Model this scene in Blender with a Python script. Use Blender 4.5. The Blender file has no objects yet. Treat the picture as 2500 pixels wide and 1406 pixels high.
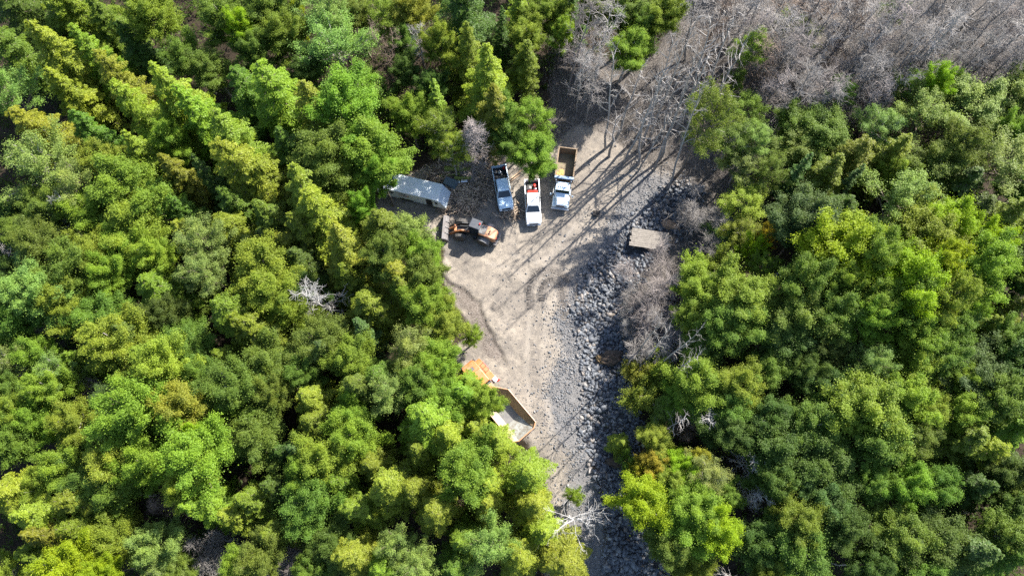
import bpy, bmesh, math, random
import numpy as np
from mathutils import Vector, Matrix, noise

# ------------------------------------------------------------------ camera, sky, sun, exposure
SC = bpy.context.scene
COL = SC.collection
CAM_H, PITCH, FPX = 84.0, math.radians(18.0), 1667.0
cd = bpy.data.cameras.new('camera'); cam = bpy.data.objects.new('camera', cd); COL.objects.link(cam)
cam.location = (0, 0, CAM_H); cam.rotation_euler = (PITCH, 0, 0)
cd.sensor_width = 36.0; cd.lens = 36.0 * FPX / 2500.0; cd.clip_start = 1.0; cd.clip_end = 3000.0
SC.camera = cam
SUN_AZ, SUN_EL = math.radians(46.0), math.radians(41.0)
w = bpy.data.worlds.new('World'); SC.world = w; w.use_nodes = True
nt = w.node_tree; bg = nt.nodes['Background']
sky = nt.nodes.new('ShaderNodeTexSky'); sky.sky_type = 'NISHITA'; sky.sun_disc = False
sky.sun_elevation = SUN_EL; sky.sun_rotation = SUN_AZ
nt.links.new(sky.outputs[0], bg.inputs[0]); bg.inputs[1].default_value = 0.115
ld = bpy.data.lights.new('sun', 'SUN'); ld.energy = 5.0; ld.angle = math.radians(0.5); ld.color = (1.0, 0.95, 0.86)
sun = bpy.data.objects.new('sun', ld); COL.objects.link(sun)
SUNV = Vector((math.sin(SUN_AZ) * math.cos(SUN_EL), math.cos(SUN_AZ) * math.cos(SUN_EL), math.sin(SUN_EL)))
sun.rotation_euler = SUNV.to_track_quat('Z', 'Y').to_euler(); sun.location = SUNV * 200
SC.view_settings.view_transform = 'Standard'; SC.view_settings.look = 'None'
SC.view_settings.exposure = 1.78; SC.view_settings.gamma = 1.0
SC.render.engine = 'CYCLES'
cy = SC.cycles
cy.max_bounces = 5; cy.diffuse_bounces = 3; cy.glossy_bounces = 2; cy.transmission_bounces = 2; cy.transparent_max_bounces = 4
cy.use_denoising = False

# ------------------------------------------------------------------ helpers
CP, SP = math.cos(PITCH), math.sin(PITCH)
def G(px, py, h=0.0):
    """point of the place seen at photo pixel (px, py) at height h above the datum"""
    xn, yn = (px - 1250.0) / FPX, (703.0 - py) / FPX
    t = (CAM_H - h) / (CP - yn * SP)
    return Vector((xn * t, (yn * CP + SP) * t, h))
def Gxy(pts, h=0.0): return np.array([G(a, b, h)[:2] for a, b in pts])

def new_mesh(name, V, F, smooth=False, attrs=None):
    """V (n,3); F list of (m,k) int arrays"""
    me = bpy.data.meshes.new(name)
    V = np.asarray(V, dtype=np.float32)
    if isinstance(F, np.ndarray): F = [F]
    me.vertices.add(len(V)); me.vertices.foreach_set('co', V.ravel())
    nl = sum(f.size for f in F); npoly = sum(len(f) for f in F)
    me.loops.add(nl); me.polygons.add(npoly)
    me.loops.foreach_set('vertex_index', np.concatenate([f.ravel() for f in F]).astype(np.int32))
    tot = np.concatenate([np.full(len(f), f.shape[1]) for f in F])
    st = np.concatenate([[0], np.cumsum(tot)[:-1]]).astype(np.int32)
    me.polygons.foreach_set('loop_start', st)
    try: me.polygons.foreach_set('loop_total', tot.astype(np.int32))
    except Exception: pass
    if smooth: me.polygons.foreach_set('use_smooth', np.ones(npoly, dtype=bool))
    for k, a in (attrs or {}).items():
        a = np.asarray(a, dtype=np.float32)
        if a.ndim == 2:
            at = me.attributes.new(k, 'FLOAT_COLOR', 'POINT')
            at.data.foreach_set('color', np.c_[a, np.ones(len(a))].astype(np.float32).ravel() if a.shape[1] == 3 else a.ravel())
        else:
            at = me.attributes.new(k, 'FLOAT', 'POINT'); at.data.foreach_set('value', a)
    me.update(calc_edges=True); me.validate()
    return me
def obj(name, me, mat=None, parent=None, loc=None, color=None):
    o = bpy.data.objects.new(name, me); COL.objects.link(o)
    if mat is not None and me is not None and len(me.materials) == 0: me.materials.append(mat)
    if parent is not None: o.parent = parent
    if loc is not None: o.location = loc
    if color is not None: o.color = (*color, 1.0)
    return o
def tag(o, label=None, cat=None, group=None, kind=None):
    if label: o['label'] = label
    if cat: o['category'] = cat
    if group: o['group'] = group
    if kind: o['kind'] = kind
    return o
def thing(name, label, cat, loc=(0, 0, 0), rz=0.0, group=None):
    o = bpy.data.objects.new(name, None); COL.objects.link(o)
    o.location = loc; o.rotation_euler = (0, 0, rz); o.empty_display_size = 0.5
    return tag(o, label, cat, group)

class MB:
    """collects solids, then becomes ONE mesh object"""
    def __init__(s): s.v = []; s.f = []
    def add(s, vs, fs):
        n = len(s.v); s.v += [tuple(v) for v in vs]; s.f += [tuple(i + n for i in f) for f in fs]; return s
    def box(s, c, d, rz=0.0, rx=0.0, taper=(1, 1)):
        M = Matrix.Translation(c) @ Matrix.Rotation(rz, 4, 'Z') @ Matrix.Rotation(rx, 4, 'X')
        vs = []
        for z in (-.5, .5):
            tx, ty = (taper if z > 0 else (1, 1))
            for x, y in ((-.5, -.5), (.5, -.5), (.5, .5), (-.5, .5)):
                vs.append(M @ Vector((x * d[0] * tx, y * d[1] * ty, z * d[2])))
        return s.add(vs, [(3, 2, 1, 0), (4, 5, 6, 7), (0, 1, 5, 4), (1, 2, 6, 5), (2, 3, 7, 6), (3, 0, 4, 7)])
    def prism(s, prof, x0, x1, axis='X'):
        """profile points (a,b) in the plane across the axis, counter-clockwise, extruded x0..x1"""
        n = len(prof)
        def P(x, a, b): return {'X': (x, a, b), 'Y': (a, x, b), 'Z': (a, b, x)}[axis]
        vs = [P(x0, a, b) for a, b in prof] + [P(x1, a, b) for a, b in prof]
        fs = [tuple(range(n))[::-1], tuple(range(n, 2 * n))] + [(i, (i + 1) % n, n + (i + 1) % n, n + i) for i in range(n)]
        return s.add(vs, fs)
    def loft(s, rings, cap=True):
        n = len(rings[0]); vs = [p for r in rings for p in r]; fs = []
        for k in range(len(rings) - 1):
            for i in range(n): fs.append((k * n + i, k * n + (i + 1) % n, (k + 1) * n + (i + 1) % n, (k + 1) * n + i))
        if cap: fs.append(tuple(range(n))[::-1]); fs.append(tuple(range((len(rings) - 1) * n, len(rings) * n)))
        return s.add(vs, fs)
    def cyl(s, p0, p1, r0, r1=None, n=12):
        p0, p1 = Vector(p0), Vector(p1); r1 = r0 if r1 is None else r1
        d = (p1 - p0).normalized(); a = d.orthogonal().normalized(); b = d.cross(a)
        R = [[p + (a * math.cos(2 * math.pi * i / n) + b * math.sin(2 * math.pi * i / n)) * r for i in range(n)] for p, r in ((p0, r0), (p1, r1))]
        return s.loft(R)
    def tube(s, pts, r, n=8):
        for a, b in zip(pts[:-1], pts[1:]): s.cyl(a, b, r, r, n)
        return s
    def build(s, name, mat, parent=None, bevel=0.0, smooth=False, loc=None):
        me = bpy.data.meshes.new(name); me.from_pydata(s.v, [], s.f)
        bm = bmesh.new(); bm.from_mesh(me); bmesh.ops.recalc_face_normals(bm, faces=bm.faces); bm.to_mesh(me); bm.free()
        if smooth: me.polygons.foreach_set('use_smooth', np.ones(len(me.polygons), dtype=bool))
        o = obj(name, me, mat, parent, loc)
        if bevel:
            m = o.modifiers.new('bevel', 'BEVEL'); m.width = bevel; m.segments = 2; m.limit_method = 'ANGLE'; m.angle_limit = math.radians(28)
            m.harden_normals = False
        return o

# ------------------------------------------------------------------ materials
def mat_new(name):
    m = bpy.data.materials.new(name); m.use_nodes = True
    return m, m.node_tree, m.node_tree.nodes['Principled BSDF'], m.node_tree.nodes['Material Output']
def N(nt, t, **kw):
    n = nt.nodes.new(t)
    for k, v in kw.items():
        if k in n.inputs: n.inputs[k].default_value = v
        else: setattr(n, k, v)
    return n
def mixc(nt, fac, a, b, mode='MIX'):
    n = nt.nodes.new('ShaderNodeMix'); n.data_type = 'RGBA'; n.blend_type = mode
    for s, v in ((0, fac), (6, a), (7, b)):
        if hasattr(v, 'links') or hasattr(v, 'is_linked'): nt.links.new(v, n.inputs[s])
        else: n.inputs[s].default_value = v if s == 0 else (*v, 1.0)
    return n.outputs[2]
def ramp(nt, src, stops):
    n = nt.nodes.new('ShaderNodeValToRGB'); e = n.color_ramp.elements
    while len(e) < len(stops): e.new(0.5)
    for k, (p, c) in enumerate(stops):
        e[k].position = p; e[k].color = (c, c, c, 1) if isinstance(c, (int, float)) else (*c, 1)
    nt.links.new(src, n.inputs[0]); return n.outputs[0]
def noise_n(nt, scale, detail=3, rough=0.55, co='Object'):
    tc = nt.nodes.new('ShaderNodeTexCoord'); n = N(nt, 'ShaderNodeTexNoise', Scale=scale, Detail=detail, Roughness=rough)
    nt.links.new(tc.outputs[co], n.inputs['Vector']); return n
def plain(name, col, rough=0.5, metal=0.0, vary=0.0, vscale=3.0, dirt=None, coat=0.0, bump=0.0, bscale=20.0):
    m, nt, p, out = mat_new(name)
    p.inputs['Roughness'].default_value = rough; p.inputs['Metallic'].default_value = metal
    if coat: p.inputs['Coat Weight'].default_value = coat; p.inputs['Coat Roughness'].default_value = 0.08
    p.inputs['Base Color'].default_value = (*col, 1)
    if vary or dirt:
        n = noise_n(nt, vscale, 5, 0.65)
        d = dirt or tuple(c * (1 - vary) for c in col)
        r = ramp(nt, n.outputs[0], [(0.38, 0.0), (0.72, 1.0)])
        nt.links.new(mixc(nt, r, col, d), p.inputs['Base Color'])
    if bump:
        n2 = noise_n(nt, bscale, 4, 0.6); b = N(nt, 'ShaderNodeBump', Strength=bump, Distance=0.05)
        nt.links.new(n2.outputs[0], b.inputs['Height']); nt.links.new(b.outputs[0], p.inputs['Normal'])
    return m
def leaf_mat(name, trans=0.45, gloss=0.55, yell=(1.18, 1.12, 0.6), dark=(0.70, 0.78, 0.78)):
    m, nt, p, out = mat_new(name)
    oi = nt.nodes.new('ShaderNodeObjectInfo')
    at = nt.nodes.new('ShaderNodeAttribute'); at.attribute_name = 'tint'
    y = mixc(nt, 1.0, oi.outputs['Color'], yell, 'MULTIPLY'); d = mixc(nt, 1.0, oi.outputs['Color'], dark, 'MULTIPLY')
    n = noise_n(nt, .55, 3, 0.6); ma = N(nt, 'ShaderNodeMath', operation='MULTIPLY_ADD'); nt.links.new(n.outputs[0], ma.inputs[0]); ma.inputs[1].default_value = 1.1
    mb = N(nt, 'ShaderNodeMath', operation='MULTIPLY_ADD', use_clamp=True); nt.links.new(at.outputs['Fac'], mb.inputs[0]); mb.inputs[1].default_value = .75; mb.inputs[2].default_value = -.42
    nt.links.new(mb.outputs[0], ma.inputs[2]); mb.use_clamp = False; ma.use_clamp = True
    c = mixc(nt, ma.outputs[0], d, y)
    n5 = noise_n(nt, 1.1, 2, 0.5); c = mixc(nt, ramp(nt, n5.outputs[0], [(0.62, 0.0), (0.76, 0.25)]), c, mixc(nt, 1.0, c, (1.25, .95, .85), 'MULTIPLY'))
    nt.links.new(c, p.inputs['Base Color']); p.inputs['Roughness'].default_value = gloss; p.inputs['Specular IOR Level'].default_value = 0.2
    tr = nt.nodes.new('ShaderNodeBsdfTranslucent'); nt.links.new(mixc(nt, 1.0, c, (1.15, 1.25, 0.6), 'MULTIPLY'), tr.inputs[0])
    mx = nt.nodes.new('ShaderNodeMixShader'); mx.inputs[0].default_value = trans
    nt.links.new(p.outputs[0], mx.inputs[1]); nt.links.new(tr.outputs[0], mx.inputs[2]); nt.links.new(mx.outputs[0], out.inputs[0])
    return m
def bark_mat(name, use_color=True, col=(0.2, 0.17, 0.14)):
    m, nt, p, out = mat_new(name)
    n = noise_n(nt, 1.3, 4, 0.7)
    r = ramp(nt, n.outputs[0], [(0.3, 0.65), (0.7, 1.2)])
    if use_color:
        oi = nt.nodes.new('ShaderNodeObjectInfo'); src = oi.outputs['Color']
    else:
        rg = nt.nodes.new('ShaderNodeRGB'); rg.outputs[0].default_value = (*col, 1); src = rg.outputs[0]
    nt.links.new(mixc(nt, 1.0, src, r, 'MULTIPLY'), p.inputs['Base Color']); p.inputs['Roughness'].default_value = 0.85
    return m
M = {}
M['leaf'] = leaf_mat('broad_leaves'); M['needle'] = leaf_mat('needles', 0.42, 0.5)
M['bark'] = bark_mat('bark'); M['twig'] = bark_mat('bare_twigs')

# ------------------------------------------------------------------ the ground
PAD = [(915,505),(945,440),(1040,408),(1190,388),(1345,350),(1420,300),(1560,380),(1650,430),(1600,520),(1560,600),(1480,620),(1440,700),(1450,860),(1440,1000),(1440,1100),(1470,1250),(1490,1500),(1330,1500),(1330,1200),(1290,1085),(1170,960),(1100,860),(1150,800),(1110,740),(1078,680),(1085,610),(1040,560),(930,540)]
ROCKS = [(1640,455),(1700,470),(1680,560),(1590,600),(1553,680),(1535,790),(1540,950),(1562,1040),(1535,1150),(1560,1250),(1620,1406),(1640,1520),(1470,1520),(1490,1300),(1462,1150),(1425,1060),(1440,960),(1428,860),(1408,770),(1430,670),(1500,610),(1540,560),(1590,500)]
GREY = [(1330,380),(1340,300),(1350,80),(1500,150),(1580,150),(1640,60),(1650,-160),(2700,-160),(2700,260),(2250,215),(2050,330),(1900,470),(1760,560),(1700,640),(1660,760),(1620,900),(1540,960),(1530,800),(1560,600),(1640,480),(1500,420)]
GRAVEL = [(1560,420),(1690,430),(1640,560),(1560,640),(1550,800),(1560,1060),(1580,1300),(1640,1500),(1380,1500),(1370,1250),(1400,1120),(1350,1060),(1330,960),(1370,860),(1350,780),(1400,690),(1480,560)]
LEDGE = [(1070,655),(1100,690),(1140,708),(1172,740),(1182,775),(1196,800),(1215,840)]
LITTER = [(930,440),(1060,400),(1200,380),(1215,470),(1170,520),(1090,520),(1085,470)]
def inside_dist(poly, X, Y):
    """signed distance (positive inside) of points to a polygon"""
    ins = np.zeros(X.shape, bool); dm = np.full(X.shape, 1e9)
    n = len(poly)
    for i in range(n):
        x0, y0 = poly[i]; x1, y1 = poly[(i + 1) % n]
        c = ((y0 > Y) != (y1 > Y)) & (X < (x1 - x0) * (Y - y0) / (y1 - y0 + 1e-12) + x0)
        ins ^= c
        t = np.clip(((X - x0) * (x1 - x0) + (Y - y0) * (y1 - y0)) / ((x1 - x0) ** 2 + (y1 - y0) ** 2), 0, 1)
        dm = np.minimum(dm, np.hypot(X - x0 - t * (x1 - x0), Y - y0 - t * (y1 - y0)))
    return np.where(ins, dm, -dm)
def line_dist(pts, X, Y):
    dm = np.full(X.shape, 1e9); side = np.zeros(X.shape)
    for (x0, y0), (x1, y1) in zip(pts[:-1], pts[1:]):
        L2 = (x1 - x0) ** 2 + (y1 - y0) ** 2
        t = np.clip(((X - x0) * (x1 - x0) + (Y - y0) * (y1 - y0)) / L2, 0, 1)
        d = np.hypot(X - x0 - t * (x1 - x0), Y - y0 - t * (y1 - y0))
        s = ((X - x0) * (y1 - y0) - (Y - y0) * (x1 - x0)) / math.sqrt(L2)
        side = np.where(d < dm, s, side); dm = np.minimum(dm, d)
    return dm, side
def sm(x, a, b): t = np.clip((x - a) / (b - a), 0, 1); return t * t * (3 - 2 * t)
rs_n = np.random.RandomState(11)
_waves = [(rs_n.uniform(-1, 1) * f, rs_n.uniform(-1, 1) * f, rs_n.uniform(0, 6.28), a) for f, a in
          [(0.12, .16), (0.15, .14), (0.3, .07), (0.4, .06), (0.8, .035), (1.1, .03), (1.9, .02), (2.6, .014), (3.7, .01), (5.0, .008)] for _ in range(2)]
P_PAD, P_ROCK, P_GREY, P_GRAV, P_LIT = [Gxy(p) for p in (PAD, ROCKS, GREY, GRAVEL, LITTER)]
P_LEDGE = Gxy(LEDGE)
def fields(X, Y):
    X = np.asarray(X, float); Y = np.asarray(Y, float)
    return dict(pad=inside_dist(P_PAD, X, Y), rock=inside_dist(P_ROCK, X, Y), grey=inside_dist(P_GREY, X, Y), grav=inside_dist(P_GRAV, X, Y), lit=inside_dist(P_LIT, X, Y))
def ground_z(X, Y, f=None):
    X = np.asarray(X, float); Y = np.asarray(Y, float)
    f = f or fields(X, Y)
    z = np.zeros(X.shape)
    for a, b, c, d in _waves: z += d * np.sin(a * 6 * X + b * 6 * Y + c)
    z *= 1.0 - 0.72 * sm(f['pad'], -1, 2)
    z -= 0.75 * sm(f['rock'], -0.6, 2.2)
    d, s = line_dist(P_LEDGE, X + .10 * np.sin(Y * 2.9) + .05 * np.sin(Y * 7.3 + 1), Y + .10 * np.sin(X * 2.3 + 1) + .05 * np.sin(X * 8.1))
    near = 1 - sm(d, 2.0, 4.5)
    z -= 0.26 * near * sm(s * LEDGE_SIGN, -0.12, 0.16)
    return z
LEDGE_SIGN = -1.0
_q = G(1120, 760); _d, _s = line_dist(P_LEDGE, np.array([_q.x]), np.array([_q.y])); LEDGE_SIGN = 1.0 if _s[0] > 0 else -1.0
def gz(x, y): return float(ground_z(np.array([x]), np.array([y]))[0])
def on_ground(px, py, dz=0.0):
    p = G(px, py); p.z = gz(p.x, p.y) + dz; return p

def axis_lines(lo, f0, f1, hi, fine, mid, m0, m1):
    a = list(np.arange(f0, f1, fine)) + list(np.arange(m0, f0, mid)) + list(np.arange(f1, m1 + mid, mid))
    k = m0; s = mid
    while k > lo: s *= 1.35; k -= s; a.append(k)
    k = m1 + mid; s = mid
    while k < hi: s *= 1.35; k += s; a.append(k)
    return np.array(sorted(set(np.round(a, 4))))
gxs = axis_lines(-1500, -18, 26, 1500, 0.22, 1.1, -95, 95)
gys = axis_lines(-1500, -9, 46, 1500, 0.22, 1.1, -30, 110)
GX, GY = np.meshgrid(gxs, gys)
ff = fields(GX.ravel(), GY.ravel())
GZ = ground_z(GX.ravel(), GY.ravel(), ff)
nx, ny = len(gxs), len(gys)
ii = (np.arange(ny - 1)[:, None] * nx + np.arange(nx - 1)[None, :]).ravel()
gF = np.c_[ii, ii + 1, ii + nx + 1, ii + nx]
cA = np.c_[sm(ff['pad'], -0.8, 0.9), sm(ff['grav'], -1.6, 1.6), sm(ff['grey'], -1.5, 1.5)]
dl, sl = line_dist(P_LEDGE, GX.ravel(), GY.ravel())
cB = np.c_[sm(ff['rock'], -1.0, 0.6), sm(ff['lit'], -1.2, 1.0), (1 - sm(dl, 0.9, 3.2)) * (sl * LEDGE_SIGN > 0)]
STAIN = [([(1293, 745), (1293, 700), (1310, 667), (1345, 660), (1385, 680)], .75), ([(1322, 725), (1326, 695), (1350, 683), (1371, 705), (1379, 770)], .8), ([(1411, 690), (1413, 770)], .45),
         ]
RUTS = [[(1330, 1400), (1318, 1200), (1300, 1050), (1285, 900), (1295, 760), (1340, 630), (1430, 520)], [(1372, 1400), (1360, 1200), (1345, 1040), (1325, 900), (1335, 780), (1385, 650), (1470, 540)],
 [(1250, 620), (1310, 640), (1400, 600), (1480, 560)], [(1190, 640), (1260, 660), (1330, 740), (1390, 900)]]
XF, YF = GX.ravel(), GY.ravel(); stain = np.zeros(XF.shape)
for pp, w_ in STAIN: stain = np.maximum(stain, 1 - sm(line_dist(Gxy(pp), XF, YF)[0], w_ * .45, w_ * 1.35))
ruts = np.zeros(XF.shape)
for pp in RUTS: ruts = np.maximum(ruts, 1 - sm(line_dist(Gxy(pp), XF, YF)[0], .12, .48))
GZ = GZ - .02 * ruts
cC = np.c_[stain, ruts, np.zeros(XF.shape)]
gme = new_mesh('ground', np.c_[GX.ravel(), GY.ravel(), GZ], gF, True, {'zone': cA, 'zone2': cB, 'zone3': cC})
def ground_material():
    m, nt, p, out = mat_new('ground_soil')
    L = nt.links.new
    za = N(nt, 'ShaderNodeAttribute', attribute_name='zone'); zb = N(nt, 'ShaderNodeAttribute', attribute_name='zone2')
    sa = nt.nodes.new('ShaderNodeSeparateColor'); sb = nt.nodes.new('ShaderNodeSeparateColor'); L(za.outputs['Color'], sa.inputs[0]); L(zb.outputs['Color'], sb.inputs[0])
    n1 = noise_n(nt, 0.22, 6, 0.62); n2 = noise_n(nt, 1.4, 6, 0.7); n3 = noise_n(nt, 6.0, 5, 0.75); n4 = noise_n(nt, 16.0, 3, 0.8)
    def edge(sock, wob=0.55, w=0.16):
        a = N(nt, 'ShaderNodeMath', operation='SUBTRACT'); L(n2.outputs[0], a.inputs[0]); a.inputs[1].default_value = 0.5
        b = N(nt, 'ShaderNodeMath', operation='MULTIPLY_ADD'); L(a.outputs[0], b.inputs[0]); b.inputs[1].default_value = wob * 2; L(sock, b.inputs[2])
        return ramp(nt, b.outputs[0], [(0.5 - w, 0.0), (0.5 + w, 1.0)])
    forest = mixc(nt, ramp(nt, n3.outputs[0], [(0.35, 0.0), (0.7, 1.0)]), (0.016, 0.013, 0.009), (0.055, 0.038, 0.024))
    grey = mixc(nt, ramp(nt, n3.outputs[0], [(0.36, 0.0), (0.66, 1.0)]), (0.026, 0.022, 0.019), (0.15, 0.132, 0.118))
    litter = mixc(nt, ramp(nt, n3.outputs[0], [(0.36, 0.0), (0.66, 1.0)]), (0.045, 0.036, 0.028), (0.20, 0.16, 0.125))
    sand = mixc(nt, ramp(nt, n1.outputs[0], [(0.35, 0.0), (0.68, 1.0)]), (0.172, 0.150, 0.128), (0.29, 0.248, 0.20))
    sand = mixc(nt, ramp(nt, n2.outputs[0], [(0.42, 0.0), (0.66, 0.75)]), sand, (0.115, 0.102, 0.092))
    sand = mixc(nt, ramp(nt, n4.outputs[0], [(0.56, 0.0), (0.72, 0.55)]), sand, (0.10, 0.096, 0.093))
    sand = mixc(nt, ramp(nt, n3.outputs[0], [(0.62, 0.0), (0.74, 0.5)]), sand, (0.26, 0.245, 0.23))
    grav = mixc(nt, ramp(nt, n4.outputs[0], [(0.42, 0.0), (0.62, 1.0)]), (0.075, 0.073, 0.074), (0.21, 0.20, 0.195))
    c = mixc(nt, edge(sa.outputs[2]), forest, grey)
    c = mixc(nt, edge(sb.outputs[1]), c, litter)
    pd = edge(sa.outputs[0])
    c2 = mixc(nt, edge(sa.outputs[1], 0.8, 0.3), sand, grav)
    c2 = mixc(nt, edge(sb.outputs[2], 0.6, 0.25), c2, mixc(nt, ramp(nt, n3.outputs[0], [(0.38, 0.0), (0.62, 1.0)]), (0.075, 0.060, 0.050), (0.20, 0.172, 0.15)))
    zc = N(nt, 'ShaderNodeAttribute', attribute_name='zone3'); sc_ = nt.nodes.new('ShaderNodeSeparateColor'); L(zc.outputs['Color'], sc_.inputs[0])
    rm = N(nt, 'ShaderNodeMath', operation='MULTIPLY'); L(sc_.outputs[1], rm.inputs[0]); L(ramp(nt, n2.outputs[0], [(0.35, 0.0), (0.65, .5)]), rm.inputs[1])
    c2 = mixc(nt, rm.outputs[0], c2, (0.32, 0.282, 0.24))
    c2 = mixc(nt, edge(sc_.outputs[0], 0.75, 0.3), c2, mixc(nt, ramp(nt, n3.outputs[0], [(0.35, 0.0), (0.65, 1.0)]), (0.07, 0.06, 0.052), (0.19, 0.168, 0.147)))
    c = mixc(nt, pd, c, c2)
    c = mixc(nt, edge(sb.outputs[0], 0.3, 0.2), c, mixc(nt, n3.outputs[0], (0.02, 0.02, 0.022), (0.08, 0.076, 0.076)))
    # the litter of needles and dark soil round the parked vehicles
    L(c, p.inputs['Base Color']); p.inputs['Roughness'].default_value = 0.92; p.inputs['Specular IOR Level'].default_value = 0.2
    ad = N(nt, 'ShaderNodeMath', operation='MULTIPLY_ADD'); L(n4.outputs[0], ad.inputs[0]); ad.inputs[1].default_value = 0.45; L(n3.outputs[0], ad.inputs[2])
    b = N(nt, 'ShaderNodeBump', Strength=0.75, Distance=0.14); L(ad.outputs[0], b.inputs['Height']); L(b.outputs[0], p.inputs['Normal'])
    return m
M['ground'] = ground_material()
tag(obj('ground', gme, M['ground']), kind='structure')

# ------------------------------------------------------------------ rocks, rubble, gravel
def rock_proto(seed, flat=0.66):
    r = random.Random(seed); bm = bmesh.new()
    for _ in range(14):
        v = Vector((r.gauss(0, 1), r.gauss(0, 1), r.gauss(0, 1))).normalized()
        v = v / max(abs(v.x), abs(v.y), abs(v.z)) ** .75
        bm.verts.new((v.x * r.uniform(.36, .5), v.y * r.uniform(.24, .38), v.z * flat * r.uniform(.28, .42)))
    bmesh.ops.convex_hull(bm, input=bm.verts[:])
    lone = [v for v in bm.verts if not v.link_faces]; bmesh.ops.delete(bm, geom=lone, context='VERTS')
    bmesh.ops.triangulate(bm, faces=bm.faces[:])
    bm.verts.index_update()
    V = np.array([v.co[:] for v in bm.verts]); F = np.array([[v.index for v in f.verts] for f in bm.faces]); bm.free()
    return V, F
def rock_material(name, use_tint):
    m, nt, p, out = mat_new(name)
    n = noise_n(nt, 5.0, 5, 0.7)
    if use_tint:
        a = N(nt, 'ShaderNodeAttribute', attribute_name='tint'); src = a.outputs['Fac']
    else:
        a = nt.nodes.new('ShaderNodeObjectInfo'); src = a.outputs['Random']
    base = ramp(nt, src, [(0.0, (0.050, 0.056, 0.068)), (0.45, (0.085, 0.093, 0.108)), (0.8, (0.125, 0.132, 0.143)), (0.94, (0.17, 0.145, 0.125)), (1.0, (0.24, 0.24, 0.24))])
    c = mixc(nt, 1.0, base, ramp(nt, n.outputs[0], [(0.3, 0.68), (0.7, 1.25)]), 'MULTIPLY')
    nt.links.new(c, p.inputs['Base Color']); p.inputs['Roughness'].default_value = 0.7
    b = N(nt, 'ShaderNodeBump', Strength=0.5, Distance=0.04); nt.links.new(n.outputs[0], b.inputs['Height']); nt.links.new(b.outputs[0], p.inputs['Normal'])
    return m
M['rock'] = rock_material('quarried_rock', False); M['rubble'] = rock_material('small_rubble', True)
RP = [rock_proto(s) for s in range(14)]
RM = [new_mesh('rock', V, F) for V, F in RP]
def sample_in(fn, n, box, seed):
    r = np.random.RandomState(seed); out = np.zeros((0, 2))
    while len(out) < n:
        q = np.c_[r.uniform(box[0], box[1], 4 * n + 100), r.uniform(box[2], box[3], 4 * n + 100)]
        out = np.r_[out, q[fn(q[:, 0], q[:, 1], r)]]
    return out[:n]
RBOX = (P_ROCK[:, 0].min() - 4, P_ROCK[:, 0].max() + 4, P_ROCK[:, 1].min() - 1, P_ROCK[:, 1].max() + 1)
dk = G(1590, 586)
def rock_sites(X, Y, r):
    d = inside_dist(P_ROCK, X, Y)
    return (d > r.uniform(-0.9, 0.8, X.shape)) & ((abs(X - dk.x) > 3.4) | (abs(Y - dk.y) > 1.9))
sites = sample_in(rock_sites, 1500, RBOX, 5)
keep = []
for q in sites:
    if all((q[0] - k[0]) ** 2 + (q[1] - k[1]) ** 2 > 0.55 ** 2 for k in keep): keep.append(q)
    if len(keep) >= 296: break
rr = random.Random(9)
for k, q in enumerate(keep):
    o = obj('rock', RM[k % len(RM)], M['rock'])
    s = rr.choice((rr.uniform(.5, .7), rr.uniform(.6, .85), rr.uniform(.75, 1.0), rr.uniform(1.0, 1.45)))
    o.location = (q[0], q[1], gz(q[0], q[1]) + 0.09 * s); o.scale = (s, s * rr.uniform(.8, 1.1), s)
    o.rotation_euler = (rr.uniform(-.35, .35), rr.uniform(-.35, .35), rr.uniform(0, 6.28))
    tag(o, 'grey angular quarry rock in the riprap band beside the gravel track', 'rock', 'loose riprap rocks lining the ditch beside the track')
def scatter_mesh(protos, pos, size, seed, zoff=0.25, tilt=0.5):
    r = np.random.RandomState(seed); Vs, Fs, Ts = [], [], []; base = 0
    z = ground_z(pos[:, 0], pos[:, 1])
    pick = r.randint(0, len(protos), len(pos)); tint = r.rand(len(pos)) ** 1.2
    for k, (V, F) in enumerate(protos):
        ix = np.where(pick == k)[0]
        if not len(ix): continue
        n = len(ix); a = r.uniform(0, 6.28, n); b = r.uniform(-tilt, tilt, n)
        ca, sa, cb, sb = np.cos(a), np.sin(a), np.cos(b), np.sin(b)
        X = V[None, :, 0] * size[ix, None]; Y = V[None, :, 1] * size[ix, None] * r.uniform(.75, 1.1, n)[:, None]; Z = V[None, :, 2] * size[ix, None]
        X, Z = X * cb[:, None] + Z * sb[:, None], -X * sb[:, None] + Z * cb[:, None]
        W = np.stack([X * ca[:, None] - Y * sa[:, None] + pos[ix, 0, None], X * sa[:, None] + Y * ca[:, None] + pos[ix, 1, None], Z + (z[ix] + zoff * size[ix] * .5)[:, None]], -1)
        Vs.append(W.reshape(-1, 3)); Fs.append((F[None] + (np.arange(n) * len(V))[:, None, None] + base).reshape(-1, F.shape[1])); Ts.append(np.repeat(tint[ix], len(V)))
        base += n * len(V)
    return np.concatenate(Vs), np.concatenate(Fs), np.concatenate(Ts)
rp = sample_in(lambda X, Y, r: (inside_dist(P_ROCK, X, Y) > r.uniform(-1.3, .5, X.shape)) & ((abs(X - dk.x) > 3.2) | (abs(Y - dk.y) > 1.6)), 4200, RBOX, 21)
V, F, T = scatter_mesh(RP, rp, np.random.RandomState(3).uniform(.28, .85, len(rp)), 4)
tag(obj('rubble', new_mesh('rubble', V, F, attrs={'tint': T}), M['rubble']), 'small grey rubble filling between the big ditch rocks', 'rubble', kind='stuff')
GB = (P_PAD[:, 0].min() - 2, max(P_GRAV[:, 0].max(), P_PAD[:, 0].max()) + 6, P_PAD[:, 1].min(), 50)
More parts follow.
